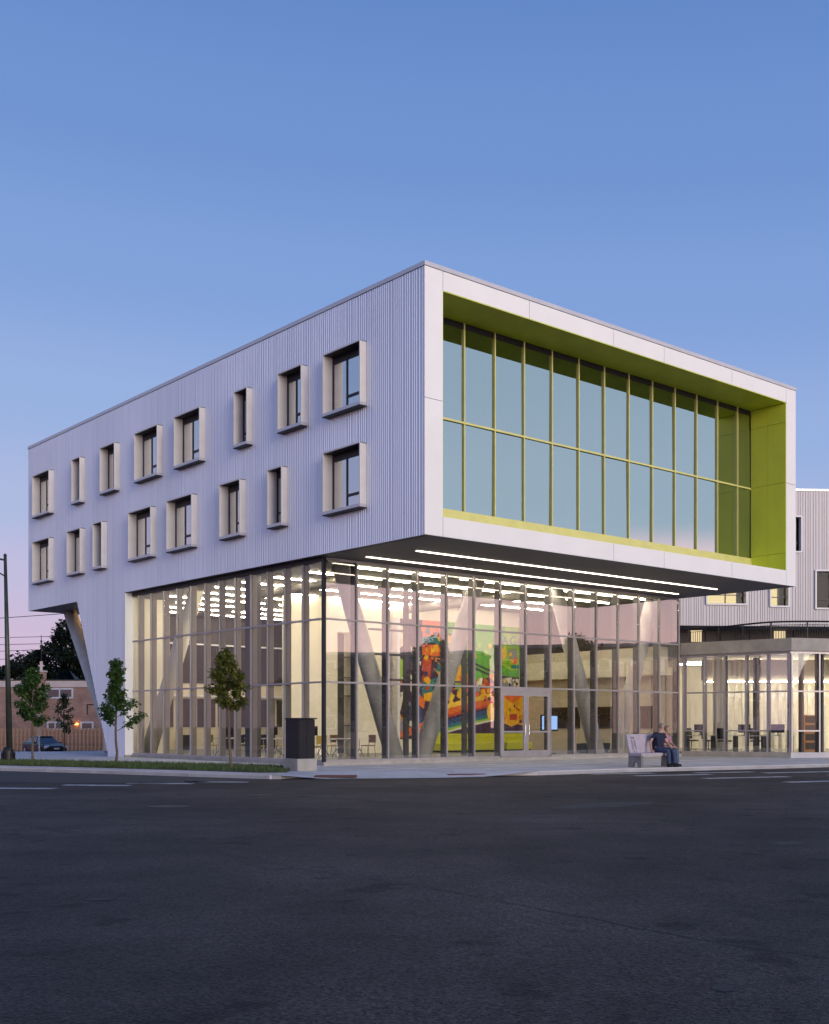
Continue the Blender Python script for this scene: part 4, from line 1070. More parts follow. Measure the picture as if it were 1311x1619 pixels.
# terrace railing on the pavilion roof
rail = tag(empty('terrace_railing', (12.3, 56.5, 4.85)), 'black curved terrace railing on top of the glass pavilion', 'railing')
rp = [Vector(p) for p in ((12.0, 57.4, 4.85), (13.6, 56.6, 4.85), (14.8, 55.4, 4.85), (15.5, 54.0, 4.85), (16.3, 52.9, 4.85), (17.4, 52.55, 4.85), (19.0, 52.6, 4.85), (22.5, 53.2, 4.85))]
def smooth_path(P, k=10):
    out = []
    for i in range(len(P) - 1):
        p0, p1, p2, p3 = P[max(0, i - 1)], P[i], P[i + 1], P[min(len(P) - 1, i + 2)]
        for j in range(k):
            t = j / k
            out.append(0.5 * ((2 * p1) + (p2 - p0) * t + (2 * p0 - 5 * p1 + 4 * p2 - p3) * t * t + (3 * p1 - p0 - 3 * p2 + p3) * t ** 3))
    return out + [P[-1]]
sp_ = [p - Vector((12.3, 56.5, 4.85)) for p in smooth_path(rp)]
m = MB(); m.path([p + Vector((0, 0, 1.1)) for p in sp_], 0.04, 8); m.build('top_rail', 'rail_black', rail)
for zr_ in (0.95, 0.1):
    m = MB(); m.path([p + Vector((0, 0, zr_)) for p in sp_], 0.015, 6); m.build('rail', 'rail_black', rail)
acc = 0.0; bal = MB(); bal.tube((0, 0, 0.1), (0, 0, 0.95), 0.014, n=5); bal_me = bal.mesh('baluster', 'rail_black')
pos = MB(); pos.box(-.03, .03, -.03, .03, 0, 1.1); pos_me = pos.mesh('post', 'rail_black'); k = 0
for p, q in zip(sp_, sp_[1:]):
    d = (q - p).length; t = -acc
    while t + 0.115 <= d:
        t += 0.115; c = p + (q - p) * (t / d); k += 1
        put('post' if k % 14 == 0 else 'baluster', pos_me if k % 14 == 0 else bal_me, rail, c)
    acc = d - t

# ------------------------------------------------------------------ ribbed wing behind the pavilion
wing = tag(empty('apartment_wing', (14, 66, 0)), 'ribbed pale metal apartment wing rising behind the pavilion terrace', 'building')
wa = atan2(2.2, 26.0)
wing.rotation_euler = (0, 0, wa)
# local x along the wall, y backwards
WX0, WX1, WZ0, WZ1 = -10.0, 26.0, 6.95, 14.75
wwin = [(7.72, 8.36, 11.2, 13.3, 'dark'), (2.7, 5.1, 8.15, 9.5, 'lit'), (6.45, 7.6, 8.05, 9.5, 'lit'), (9.15, 11.1, 7.95, 10.2, 'dark'), (11.5, 12.6, 11.2, 13.3, 'dark')]
rnd = random.Random(4); xs_ = []; x = WX0
must = sorted({v for w_ in wwin for v in w_[:2]})
pts = []
while x < WX1:
    g = rnd.choice((0.07, 0.10, 0.13)); pts += [(x, 0.0), (x + g, 0.0), (x + g + .01, -0.03), (x + g + .045, -0.03)]; x += g + 0.055
full = []
for p, q in zip(pts, pts[1:]):
    full.append(p)
    for mu_ in must:
        if p[0] + 1e-5 < mu_ < q[0] - 1e-5: full.append((mu_, p[1] + (q[1] - p[1]) * (mu_ - p[0]) / (q[0] - p[0])))
m = MB()
for (x0, d0), (x1, d1) in zip(full, full[1:]):
    xm = (x0 + x1) / 2; lo = WZ0
    for c0, c1 in sorted((w_[2], w_[3]) for w_ in wwin if w_[0] - 1e-4 <= xm <= w_[1] + 1e-4) + [(WZ1, None)]:
        m.quad((x0, d0, lo), (x1, d1, lo), (x1, d1, c0), (x0, d0, c0))
        if c1 is None: break
        lo = c1
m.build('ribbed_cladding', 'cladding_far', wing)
m = MB(); m.box(WX0, WX1, 0.9, 1.0, WZ0 + .02, WZ1); m.box(WX0, WX1, 0.02, 14, WZ1 - 0.1, WZ1 - .02); m.box(WX0, WX1, 0.02, 14, WZ0 - .02, WZ0 + .02); m.box(WX1 - .1, WX1, .05, 14, WZ0 + .03, WZ1 - .11); m.build('wall_core', 'room_dark', wing)
m = MB(); m.box(WX0, WX1, -0.06, 0.2, WZ1 + .002, WZ1 + 0.12); m.build('coping', 'coping', wing)
for x0, x1, z0, z1, kd in wwin:
    f = MB(); t = 0.07
    f.box(x0 - .02, x0 + t, -0.12, 0.3, z0, z1); f.box(x1 - t, x1 + .02, -0.12, 0.3, z0, z1); f.box(x0 + t, x1 - t, -0.12, 0.3, z0 - .02, z0 + t); f.box(x0 + t, x1 - t, -0.12, 0.3, z1 - t, z1 + .02)
    fo_ = f.build('window', 'white_trim', wing)
    m = MB(); m.box(x0 + t, x1 - t, 0.2, 0.212, z0 + t, z1 - t); m.build('pane', 'glass_far', fo_)
    m = MB(); m.box(x0 + t, x0 + t + .05, .14, .2, z0 + t, z1 - t); 
    if x1 - x0 > 1.0: m.box((x0 + x1) / 2 - .03, (x0 + x1) / 2 + .03, .14, .2, z0 + t, z1 - t)
    m.box(x0 + t, x1 - t, .14, .2, z0 + .55, z0 + .6); m.build('frame', 'dark_frame', fo_)
    if kd == 'lit':
        m = MB(); m.box(x0 + t, x1 - t - 0.35, 0.55, 0.6, z0, z1); m.build('lit_blind', 'lit_room', fo_)
# recessed dark terrace storey below, with two lit openings
m = MB(); m.box(WX0, WX1, 2.6, 2.8, 4.3, WZ0 - .021); m.build('terrace_wall', 'dark_brown', wing)
for x in range(-8, 26):
    m = MB(); m.box(x * 0.9 - .03, x * .9 + .03, 2.54, 2.599, 4.3, WZ0 - .03); m.build('wall_batten', 'rail_black', wing)
for x0 in (2.65, 7.75):
    m = MB(); m.box(x0, x0 + 0.68, 2.48, 2.53, 6.2, 6.88); m.build('lit_window', 'lit_terrace', wing)

# ------------------------------------------------------------------ street furniture
# black utility cabinet on a concrete block
p = Vector((-3.33, 34.3, 0)); cab = empty('utility_cabinet', (p.x, p.y, ZS), BROT)
m = MB(); m.bbox(-0.40, 0.30, -0.36, 0.40, -0.05, 0.36, 0.015); m.build('base', 'concrete', cab)
m = MB(); m.bbox(-0.34, 0.25, -0.32, 0.36, 0.362, 1.52, 0.012); m.build('body', 'cabinet', cab)
m = MB(); m.bbox(-0.36, 0.31, -0.36, 0.38, 1.522, 1.56, 0.012); m.build('lid', 'cabinet', cab)
for x0, x1 in ((-0.32, -0.052), (-0.044, 0.235)):
    m = MB(); m.bbox(x0, x1, -0.335, -0.321, 0.40, 1.48, 0.004); m.build('door', 'cabinet', cab)
for k in range(6):
    m = MB(); m.box(-0.345, -0.341, -0.1, 0.14, 1.22 + k * .03, 1.235 + k * .03); m.build('vent', 'iron', cab)
m = MB(); m.box(-0.075, -0.06, -0.36, -0.336, 0.85, 1.0); m.build('handle', 'iron', cab)
tag(cab, 'black metal utility cabinet on a pale concrete block at the library corner', 'cabinet')

# street light, green painted pole with arms reaching out of view
pl = empty('street_lamp', (-14.87, 42.38, ZS)); HP = 7.55
m = MB(); m.tube((0.05, 0, 0.55), (-0.11, 0, HP), 0.115, 0.055, 14); m.build('pole', 'pole_green', pl, smooth=True)
m = MB(); m.lathe([(0.27, 0), (0.27, 0.06), (0.22, 0.1), (0.20, 0.42), (0.17, 0.5), (0.13, 0.56)], 16); m.build('base', 'cabinet', pl)
for k in range(8):
    t = k * pi / 4; m = MB(); m.box(-0.02, 0.02, -0.02, 0.02, 0, 0.3); m.build('base_rib', 'cabinet', pl, (0.24 * cos(t), .24 * sin(t), 0.06), t)
m = MB(); m.lathe([(0.06, HP), (0.075, HP + .02), (0.02, HP + .09)], 10, -0.11, 0); m.build('cap', 'pole_green', pl)
m = MB(); m.path([(-0.11, 0, HP - .15), (-1.2, -.3, HP + .02), (-2.4, -.6, HP + .12)], 0.035, 8); m.path([(-0.10, 0, HP - .75), (-0.6, -.15, HP - .45), (-1.2, -.3, HP - .02)], 0.025, 8); m.build('arm', 'pole_green', pl)
m = MB(); m.bbox(-3.0, -2.35, -.78, -.5, HP + .06, HP + .2, .04); m.build('lamp_head', 'galvanised', pl)
tag(pl, 'dark green street light pole with a flared base by the verge', 'street light')

# slim galvanised sign post
sp = empty('sign_post', (-24.3, 75.0, road_z(75)))
m = MB(); m.tube((0, 0, 0), (0, 0, 2.6), 0.05, n=10); m.build('post', 'galvanised', sp)
m = MB(); m.box(-.16, .16, .04, .06, 2.05, 2.55); m.build('sign_plate', 'galvanised', sp)
tag(sp, 'slim grey sign post standing in front of the parked car', 'sign post')

# concrete bench facing the road
bo = W(7.79, -2.2, ZS); bench = empty('bench', bo, BROT); BLn = 0.92
seat = MB(); seat.bbox(-BLn, BLn, -0.32, 0.24, 0.37, 0.46, 0.015); seat.build('seat', 'bench_stone', bench)
bk = MB(); 
def slab(m, x0, x1, yb0, yb1, z0, yt0, yt1, z1):
    m.add([(x0, yb0, z0), (x1, yb0, z0), (x1, yb1, z0), (x0, yb1, z0), (x0, yt0, z1), (x1, yt0, z1), (x1, yt1, z1), (x0, yt1, z1)], [(0, 3, 2, 1), (4, 5, 6, 7), (0, 1, 5, 4), (1, 2, 6, 5), (2, 3, 7, 6), (3, 0, 4, 7)])
slab(bk, -BLn, BLn, 0.14, 0.22, 0.462, 0.30, 0.37, 1.06); back = bk.build('backrest', 'bench_stone', bench)
for sx in (-1, 1):
    m = MB(); x0, x1 = (sx * (BLn - .02), sx * (BLn - .14)); x0, x1 = min(x0, x1), max(x0, x1)
    out_ = [(-0.30, 0), (-0.15, 0), (-0.12, 0.12), (-0.03, 0.2), (0.06, 0.12), (0.09, 0), (0.24, 0), (0.22, 0.368), (-0.28, 0.368)]
    nq = len(out_); vs = [(x0, y, z) for y, z in out_] + [(x1, y, z) for y, z in out_]
    fs = [(0, 1, 2, 8), (2, 3, 7, 8), (3, 4, 7), (4, 5, 6, 7)]
    m.add(vs, [f[::-1] for f in fs] + [tuple(i + nq for i in f) for f in fs] + [(i, (i + 1) % nq, nq + (i + 1) % nq, nq + i) for i in range(nq)])
    m.build('leg', 'bench_dark', bench)
m = MB()   # stencilled mark on the backrest
def onback(x, z): t = (z - .462) / .598; return (x, 0.14 + 0.16 * t - 0.004, z)
for poly_ in ([(-.76, .98), (-.56, .98), (-.58, .90), (-.74, .90)], [(-.76, .88), (-.70, .88), (-.68, .74), (-.72, .55), (-.77, .55)], [(-.62, .88), (-.56, .88), (-.55, .55), (-.60, .55), (-.64, .74)], [(-.73, .52), (-.68, .52), (-.66, .47), (-.75, .47)], [(-.62, .52), (-.57, .52), (-.55, .47), (-.64, .47)]):
    m.add([onback(*q) for q in poly_], [tuple(range(len(poly_)))])
m.build('stencil', 'bench_mark', back)
tag(bench, 'pale concrete bench with a high back facing the road by the library', 'bench')

# ------------------------------------------------------------------ people on the bench
def skin_mesh(name, verts, edges, radii, material, parent, root=0, sub=2):
    me = bpy.data.meshes.new(name); me.from_pydata(verts, edges, []); me.materials.append(MATS[material])
    o = put(name, me, parent)
    md = o.modifiers.new('skin', 'SKIN'); md.use_smooth_shade = True
    layer = me.skin_vertices[0].data
    for i, r in enumerate(radii):
        layer[i].radius = (r, r) if not isinstance(r, tuple) else r
        layer[i].use_root = (i in root if isinstance(root, list) else i == root)
    s = o.modifiers.new('sub', 'SUBSURF'); s.levels = sub; s.render_levels = sub
    return o
def chain(V, E, Rr, start, pts):
    i = start
    for p, r in pts:
        V.append(p); Rr.append(r); E.append((i, len(V) - 1)); i = len(V) - 1
    return i
def hand(V, E, Rr, wrist, d, side, up):
    """palm plus five fingers; d = pointing direction, side = towards the thumb"""
    d = Vector(d).normalized(); s = Vector(side).normalized(); u = Vector(up).normalized()
    w = Vector(V[wrist]); pm = w + d * 0.07
    V.append(tuple(pm)); Rr.append((0.036, 0.018)); E.append((wrist, len(V) - 1)); pi_ = len(V) - 1
    for k, ln in enumerate((0.070, 0.080, 0.074, 0.058)):
        b = pm + d * 0.035 + s * (0.030 - 0.02 * k); mid = b + d * ln * 0.55 - u * 0.006; tip = b + d * ln - u * 0.025
        chain(V, E, Rr, pi_, [(tuple(b), 0.010), (tuple(mid), 0.009), (tuple(tip), 0.007)])
    t0 = w + d * 0.035 + s * 0.04
    chain(V, E, Rr, pi_, [(tuple(t0), 0.012), (tuple(t0 + d * 0.035 + s * 0.025), 0.010), (tuple(t0 + d * .065 + s * .03), 0.008)])

def person(b, a, spec, label):
    o = empty('person', W(b, a, ZS), BROT)
    J = dict(spec['J']); c = spec['mats']
    f_ = Vector(spec['face']).normalized(); hd_ = Vector(J['head'])
    J['jaw'] = tuple(hd_ + f_ * .028 - Vector((0, 0, .066))); J['neck1'] = tuple(hd_ - f_ * .012 - Vector((0, 0, .11)))
    # body: continuous skin figure
    V = [J['pelvis']]; Rr = [0.12]; E = []
    ch = chain(V, E, Rr, 0, [(J['waist'], 0.115), (J['chest'], 0.13), (J['neck0'], 0.056), (J['neck1'], 0.048), (J['jaw'], (0.058, 0.064)), (J['head'], (0.080, 0.094)), (J['crown'], (0.066, 0.08))])
    chest_i = 2
    for s in ('r', 'l'):
        e = chain(V, E, Rr, chest_i, [(J['sh_' + s], 0.050), (J['el_' + s], 0.042), (J['wr_' + s], 0.028)])
        hand(V, E, Rr, e, J['hd_' + s], J['th_' + s], (0, 0, 1))
        chain(V, E, Rr, 0, [(J['hip_' + s], 0.095), (J['kn_' + s], 0.066), (J['an_' + s], 0.038)])
    skin_mesh('body', V, E, Rr, 'skin', o)
    # shirt
    V = [J['waist']]; Rr = [0.155]; E = []
    chain(V, E, Rr, 0, [(tuple(Vector(J['pelvis']) + Vector((0, 0, 0.06))), 0.155)])
    chain(V, E, Rr, 0, [(J['chest'], 0.178), (tuple(Vector(J['neck0']) - Vector((0, 0, .03))), 0.085)])
    for s in ('r', 'l'):
        chain(V, E, Rr, 2, [(J['sh_' + s], 0.084), (tuple(Vector(J['sh_' + s]).lerp(Vector(J['el_' + s]), spec['sleeve'])), 0.068)])
    skin_mesh('shirt', V, E, Rr, c['shirt'], o)
    # trousers
    V = []; Rr = []; E = []; roots = []
    for s in ('r', 'l'):
        sg = -1 if s == 'r' else 1; roots.append(len(V)); V.append((sg * .045, .10, J['pelvis'][2] + .05)); Rr.append(0.125)
        chain(V, E, Rr, len(V) - 1, [(tuple(Vector(J['hip_' + s]) + Vector((-sg * .02, 0, .01))), 0.118), (tuple(Vector(J['hip_' + s]).lerp(Vector(J['kn_' + s]), .5)), 0.095), (J['kn_' + s], 0.082), (tuple(Vector(J['kn_' + s]).lerp(Vector(J['an_' + s]), .5)), 0.072), (tuple(Vector(J['an_' + s]) + Vector((0, 0, .0))), 0.068)])
    skin_mesh('trousers', V, E, Rr, c['legs'], o, roots)
    for s in ('r', 'l'):
        an, to = Vector(J['an_' + s]), Vector(J['to_' + s])
        V = [(an.x, an.y, 0.055)]; Rr = [(0.052, 0.055)]; E = []
        chain(V, E, Rr, 0, [(tuple(an * .5 + to * .5 - Vector((0, 0, (an.z + to.z) / 2 - .05))), (0.05, 0.045)), ((to.x, to.y, 0.042), (0.048, 0.036))])
        chain(V, E, Rr, 0, [((an.x - (to.x - an.x) * .25, an.y - (to.y - an.y) * .25, 0.05), (0.045, 0.048))])
        skin_mesh('shoe', V, E, Rr, 'shoe', o)
    # hair cap, ears, nose, eyes
    h = Vector(J['head']); f = Vector(spec['face']).normalized(); sd_ = Vector((-f.y, f.x, 0)).normalized()
    m = MB(); rows_, cols_ = 7, 14; vs = []
    for i in range(rows_ + 1):
        for j in range(cols_):
            ph = 2 * pi * j / cols_; t = (1.42 - 0.55 * cos(ph)) * i / rows_
            dv = (f * cos(ph) + sd_ * sin(ph)) * sin(t)
            vs.append(tuple(h + Vector((0, 0, 0.018)) - f * 0.010 + Vector((dv.x * 0.096, dv.y * 0.096, cos(t) * 0.108))))
    fs = [(i * cols_ + j, i * cols_ + (j + 1) % cols_, (i + 1) * cols_ + (j + 1) % cols_, (i + 1) * cols_ + j) for i in range(rows_) for j in range(cols_)]
    m.add(vs, fs); m.build('hair', c['hair'], o, smooth=True)
    m = MB()
    nb = h + f * 0.088; m.add([tuple(nb + Vector((0, 0, .025))), tuple(nb + sd_ * .014 - Vector((0, 0, .02))), tuple(nb - sd_ * .014 - Vector((0, 0, .02))), tuple(nb + f * .022 - Vector((0, 0, .014)))], [(0, 1, 3), (0, 3, 2), (1, 2, 3)])
    for sg in (-1, 1):
        ec = h + sd_ * sg * 0.082 - Vector((0, 0, .005)); m.tube(ec, ec + sd_ * sg * .016, 0.026, 0.02, 8)
    m.build('face_features', 'skin', o)
    m = MB()
    for sg in (-1, 1):
        ec = h + f * 0.082 + sd_ * sg * .031 + Vector((0, 0, .018)); m.tube(ec, ec + f * .008, .010, .006, 8)
    mc = h + f * 0.080 - Vector((0, 0, .052)); m.tube(mc - sd_ * .022, mc + sd_ * .022, .006, .006, 6)
    m.build('eyes_and_mouth', 'hair_dark', o)
    tag(o, label, 'person'); return o

man = dict(face=(0.85, -0.5, 0), sleeve=0.55, mats=dict(shirt='navy_cloth', legs='denim', hair='hair_grey'), J=dict(
    pelvis=(0, 0.02, 0.56), waist=(0.0, 0.02, 0.72), chest=(0.02, -0.01, 0.95), neck0=(0.03, -0.03, 1.12), neck1=(0.04, -0.05, 1.18), jaw=(0.06, -0.075, 1.235), head=(0.055, -0.065, 1.30), crown=(0.05, -0.055, 1.36),
    sh_r=(-0.19, 0.02, 1.04), el_r=(-0.34, 0.08, 0.80), wr_r=(-0.44, -0.05, 0.56), hd_r=(-.35, -.8, -.45), th_r=(0.9, -.3, 0),
    sh_l=(0.21, -0.02, 1.04), el_l=(0.27, -0.12, 0.78), wr_l=(0.14, -0.33, 0.66), hd_l=(-.45, -.8, -.2), th_l=(-.8, .5, .2),
    hip_r=(-0.10, -0.04, 0.54), kn_r=(-0.10, -0.46, 0.53), an_r=(-0.10, -0.48, 0.09), to_r=(-0.12, -0.64, 0.04),
    hip_l=(0.10, -0.04, 0.54), kn_l=(0.15, -0.47, 0.54), an_l=(0.16, -0.52, 0.09), to_l=(0.18, -0.68, 0.04)))
person(8.10, -2.24, man, 'seated person in a navy shirt, blue jeans and black shoes, hand on the bench')
pal2 = dict(face=(0.5, -0.85, 0), sleeve=0.75, mats=dict(shirt='pink_cloth', legs='denim_pale', hair='hair_grey'), J=dict(
    pelvis=(0, 0.02, 0.55), waist=(0.0, 0.0, 0.70), chest=(0.0, -0.06, 0.90), neck0=(0.0, -0.11, 1.05), neck1=(0.0, -0.14, 1.11), jaw=(0.01, -0.18, 1.16), head=(0.005, -0.17, 1.22), crown=(0.0, -0.16, 1.28),
    sh_r=(-0.17, -0.06, 0.98), el_r=(-0.22, -0.20, 0.74), wr_r=(-0.10, -0.40, 0.66), hd_r=(.5, -.8, -.2), th_r=(0.8, .5, .2),
    sh_l=(0.17, -0.06, 0.98), el_l=(0.22, -0.20, 0.74), wr_l=(0.10, -0.42, 0.66), hd_l=(-.5, -.8, -.2), th_l=(-.8, .5, .2),
    hip_r=(-0.09, -0.04, 0.53), kn_r=(-0.10, -0.46, 0.53), an_r=(-0.08, -0.46, 0.09), to_r=(-0.08, -0.62, 0.04),
    hip_l=(0.09, -0.04, 0.53), kn_l=(0.11, -0.47, 0.53), an_l=(0.12, -0.50, 0.09), to_l=(0.13, -0.66, 0.04)))
person(8.46, -2.12, pal2, 'seated person in a pink top and paler jeans beyond the navy shirt')

# ------------------------------------------------------------------ trees
LEAF = ((0, 0), (.22, .36), (.42, .20), (.68, .34), (1, 0), (.68, -.34), (.42, -.20), (.22, -.36))
def leaf_cloud(m, c, rad, count, size, rr, flat=0.8, lobed=False):
    for _ in range(count):
        while True:
            p = Vector((rr.uniform(-1, 1), rr.uniform(-1, 1), rr.uniform(-1, 1)))
            if p.length <= 1: break
        p = Vector((p.x * rad, p.y * rad, p.z * rad * flat)) + c
        d = Vector((rr.gauss(0, 1), rr.gauss(0, 1), rr.gauss(-0.3, .6))).normalized()
        n_ = Vector((rr.gauss(0, .7), rr.gauss(0, .7), 1)).normalized(); s = d.cross(n_)
        if s.length < 1e-3: continue
        s.normalize(); k = size * rr.uniform(.6, 1.25)
        if lobed:
            nn = s.cross(d); m.add([tuple(p + d * k * u + s * k * v + nn * k * .25 * abs(v)) for u, v in LEAF], [(0, 1, 2, 4), (2, 3, 4), (0, 4, 6, 7), (6, 4, 5)])
        else: m.add([tuple(p), tuple(p + d * k * .45 + s * k * .3), tuple(p + d * k), tuple(p + d * k * .45 - s * k * .3)], [(0, 1, 2, 3)])
def young_tree(loc, h, trunk_h, width, seed, leaves, label, lm='leaf', lean=(0, 0), name='street_tree', size=0.125, shape_=None):
    rr = random.Random(seed); o = empty(name, loc)
    t = MB(); c = MB(); n_ = 9
    pts = [Vector((lean[0] * (i / n_) ** 1.3 + rr.gauss(0, .012), lean[1] * (i / n_) + rr.gauss(0, .012), h * 0.93 * i / n_)) for i in range(n_ + 1)]
    for i in range(n_): t.tube(pts[i], pts[i + 1], 0.045 * (1 - .85 * i / n_) + .006, 0.045 * (1 - .85 * (i + 1) / n_) + .006, 8, cap=False)
    nb = 15
    for i in range(nb):
        u = (i + .5) / nb; z = trunk_h + (h * .9 - trunk_h) * u
        k = min(n_ - 1, int(z / (h * .93) * n_)); base = pts[k].lerp(pts[k + 1], (z / (h * .93) * n_) - k)
        az_ = i * 2.4 + rr.gauss(0, .3)
        w_ = width * (shape_(u) if shape_ else (0.55 + .9 * u - 1.35 * u * u)) * rr.uniform(.75, 1.15)
        tip = base + Vector((cos(az_) * w_, sin(az_) * w_, w_ * rr.uniform(.35, .8)))
        mid = base.lerp(tip, .5) + Vector((0, 0, -.04))
        t.tube(base, mid, .014, .010, 5, cap=False); t.tube(mid, tip, .010, .004, 5, cap=False)
        for q, f_ in ((mid, .8), (tip, 1.0), (base.lerp(tip, .75), .9)):
            leaf_cloud(c, q, .17 * f_ + .04, int(leaves * 2.0) // (nb * 3), size, rr, .8, True)
    leaf_cloud(c, pts[-1], .2, leaves // 9, size, rr, .8, True)
    t.build('trunk', 'bark', o); c.build('crown', lm, o)
    return tag(o, label, 'tree', 'young street trees along the verge' if name == 'street_tree' else None)
young_tree((-14.21, 43.1, ZS), 3.6, 1.35, 0.85, 21, 1500, 'young street tree next to the street light pole')
young_tree((-10.38, 40.26, ZS), 3.78, 1.05, 0.85, 22, 1150, 'young street tree in front of the slanted ribbed wall', shape_=lambda u: max(.12, .95 - 1.05 * u + .15 * sin(u * 9)))
young_tree((-5.47, 34.51, ZS), 3.75, 1.75, 0.68, 23, 1250, 'young street tree in front of the side glass wall', 'leaf_backlit', lean=(-.18, 0))
young_tree((-23.0, 76.0, road_z(76)), 4.2, 1.3, 0.8, 24, 420, 'thin small tree growing in front of the brick house', 'leaf', name='small_tree', size=.15)

def big_tree_meshes(seed, h, rad, leaves, size, lm):
    rr = random.Random(seed); t = MB(); c = MB()
    t.tube((0, 0, 0), (0.1, 0, h * .45), .28, .18, 8)
    for i in range(26):
        u = rr.uniform(0.28, 1.0); az_ = rr.uniform(0, 2 * pi); w_ = rad * sqrt(max(.05, 1 - ((u - .55) / .5) ** 2)) * rr.uniform(.45, 1.0)
        tip = Vector((cos(az_) * w_, sin(az_) * w_, h * u * .93)); base = Vector((0.08, 0, h * min(.45, u * .5)))
        t.tube(base, tip, .07, .015, 5, cap=False)
        leaf_cloud(c, tip, rad * rr.uniform(.22, .4), leaves // 26, size, rr, .75)
    return t.mesh('trunk', 'bark'), c.mesh('crown', lm)
BT = [big_tree_meshes(s, 1.0 * h, r, n_, sz, 'leaf_dark') for s, h, r, n_, sz in ((31, 11.0, 3.6, 9000, .42), (32, 9.0, 3.6, 9000, .42), (33, 12.0, 3.2, 8000, .40))]
def big_tree(x, y, z, k, s, rz, label, group):
    o = empty('tree', (x, y, z), rz); o.scale = (s, s, s); put('trunk', BT[k][0], o); put('crown', BT[k][1], o)
    tag(o, label, 'tree', group)
G1 = 'dark trees behind the brick house'
big_tree(-34.6, 122, -1, 2, 1.22, 0.4, 'tallest dark tree behind the brick house, beside the slanted column', G1)
big_tree(-39.5, 121, -1, 1, 1.15, 1.4, 'dark rounded tree behind the brick house chimney', G1)
big_tree(-44.0, 123, -1, 1, 1.0, 2.2, 'dark low tree behind the street light pole', G1)
big_tree(-30.5, 120, -1, 0, .95, 3.0, 'dark tree behind the brick house nearest the slanted column', G1)
# across the street on the right: seen only as reflections in the glass front
G2 = 'trees across the street mirrored in the glass'
TY = [12, 21, 29, 38, 45, 53, 60, 68, 2, 78]
for i, (x, y, k, s) in enumerate(((78, 12, 0, .95), (84, 21, 1, 1.05), (80, 29, 0, 1.0), (88, 38, 2, .85), (82, 45, 0, 1.0), (86, 53, 1, 1.1), (80, 60, 2, .9), (88, 68, 0, 1.0), (84, 2, 1, 1.1), (92, 78, 1, 1.1))):
    big_tree(x, y, ZR, k, s, i * 1.3, 'leafy tree across the street, number %s from the left in the glass mirror image' % ('one two three four five six seven eight nine ten'.split()[sorted(range(10), key=lambda q: TY[q]).index(i)]), G2)

# low apartment blocks across the street on the right, mirrored in the glass
def block(x, y, w, h, label):
    o = empty('apartment_block', (x, y, ZR)); m = MB(); m.box(0, 10, -w / 2, w / 2, 0, h); m.build('wall', 'brick', o)
    m = MB(); m.box(-.15, 10.15, -w / 2 - .15, w / 2 + .15, h + .003, h + .35); m.build('parapet', 'house_trim', o)
    wf = MB(); wf.box(-.05, .04, -.7, .7, 0, 1.5); wfm = wf.mesh('window', 'window_white'); wp = MB(); wp.box(-.06, -.051, -.58, .58, .12, 1.38); wpm = wp.mesh('pane', 'car_glass')
    for k in range(int(w // 3.5)):
        for z in (1.2, 4.4, 7.6):
            if z + 1.6 > h: continue
            q = put('window', wfm, o, (0, -w / 2 + 2 + k * 3.5, z)); put('pane', wpm, q)
    tag(o, label, 'building', 'apartment blocks mirrored in the front glass')
block(92, -8, 26, 10.6, 'brick block across the street mirrored at the left of the front glass')
block(93, 20, 27, 9.8, 'brick block across the street mirrored left of the doors')
block(92, 49, 28, 10.4, 'brick block across the street mirrored above the doors')
block(94, 78, 28, 9.6, 'brick block across the street mirrored at the right of the front glass')
block(95, 108, 28, 10.6, 'brick block across the street mirrored at the far right of the glass')
# ------------------------------------------------------------------ brick house, fence, car, wires at the left
hs = tag(empty('brick_house', (-32, 102, -1.0)), 'low brick house with a flat roof behind the wooden fence', 'house')
def hp(m, name, mt, parent=None): m.v = [(x + 32, y - 102, z + 1.0) for x, y, z in m.v]; return m.build(name, mt, parent or hs)
m = MB(); m.box(-46, -21, 102, 112, -1.0, 4.62); hp(m, 'wall', 'brick')
m = MB(); m.box(-46.1, -20.9, 101.9, 112.1, 4.622, 5.2); hp(m, 'parapet', 'house_trim')
m = MB(); m.box(-46.15, -20.85, 101.85, 112.15, 5.202, 5.3); rf = hp(m, 'roof', 'roof_dark')
m = MB(); m.box(-33.2, -32.5, 101.6, 102.3, 1.8, 5.95); hp(m, 'chimney', 'brick', hs)
m = MB(); m.box(-33.27, -32.43, 101.53, 102.37, 5.952, 6.08); m.box(-32.95, -32.75, 101.85, 102.05, 6.08, 6.9); m.box(-33.1, -32.6, 101.9, 102.0, 6.45, 6.58); hp(m, 'chimney_cap', 'house_trim')
m = MB(); m.tube((-32.85, 101.95, 6.9), (-32.85, 101.95, 9.2), .03, n=6); m.tube((-32.85, 101.95, 8.55), (-32.85, 101.95, 8.75), .09, n=8); hp(m, 'mast', 'iron')
m = MB(); m.add([(-32.2, 103, 5.3), (-30.2, 103, 5.3), (-30.2, 105, 5.3), (-32.2, 105, 5.3), (-31.6, 103.8, 6.2), (-30.9, 103.8, 6.2)], [(0, 1, 5, 4), (1, 2, 5), (2, 3, 4, 5), (3, 0, 4)]); hp(m, 'roof_light', 'glass_far')
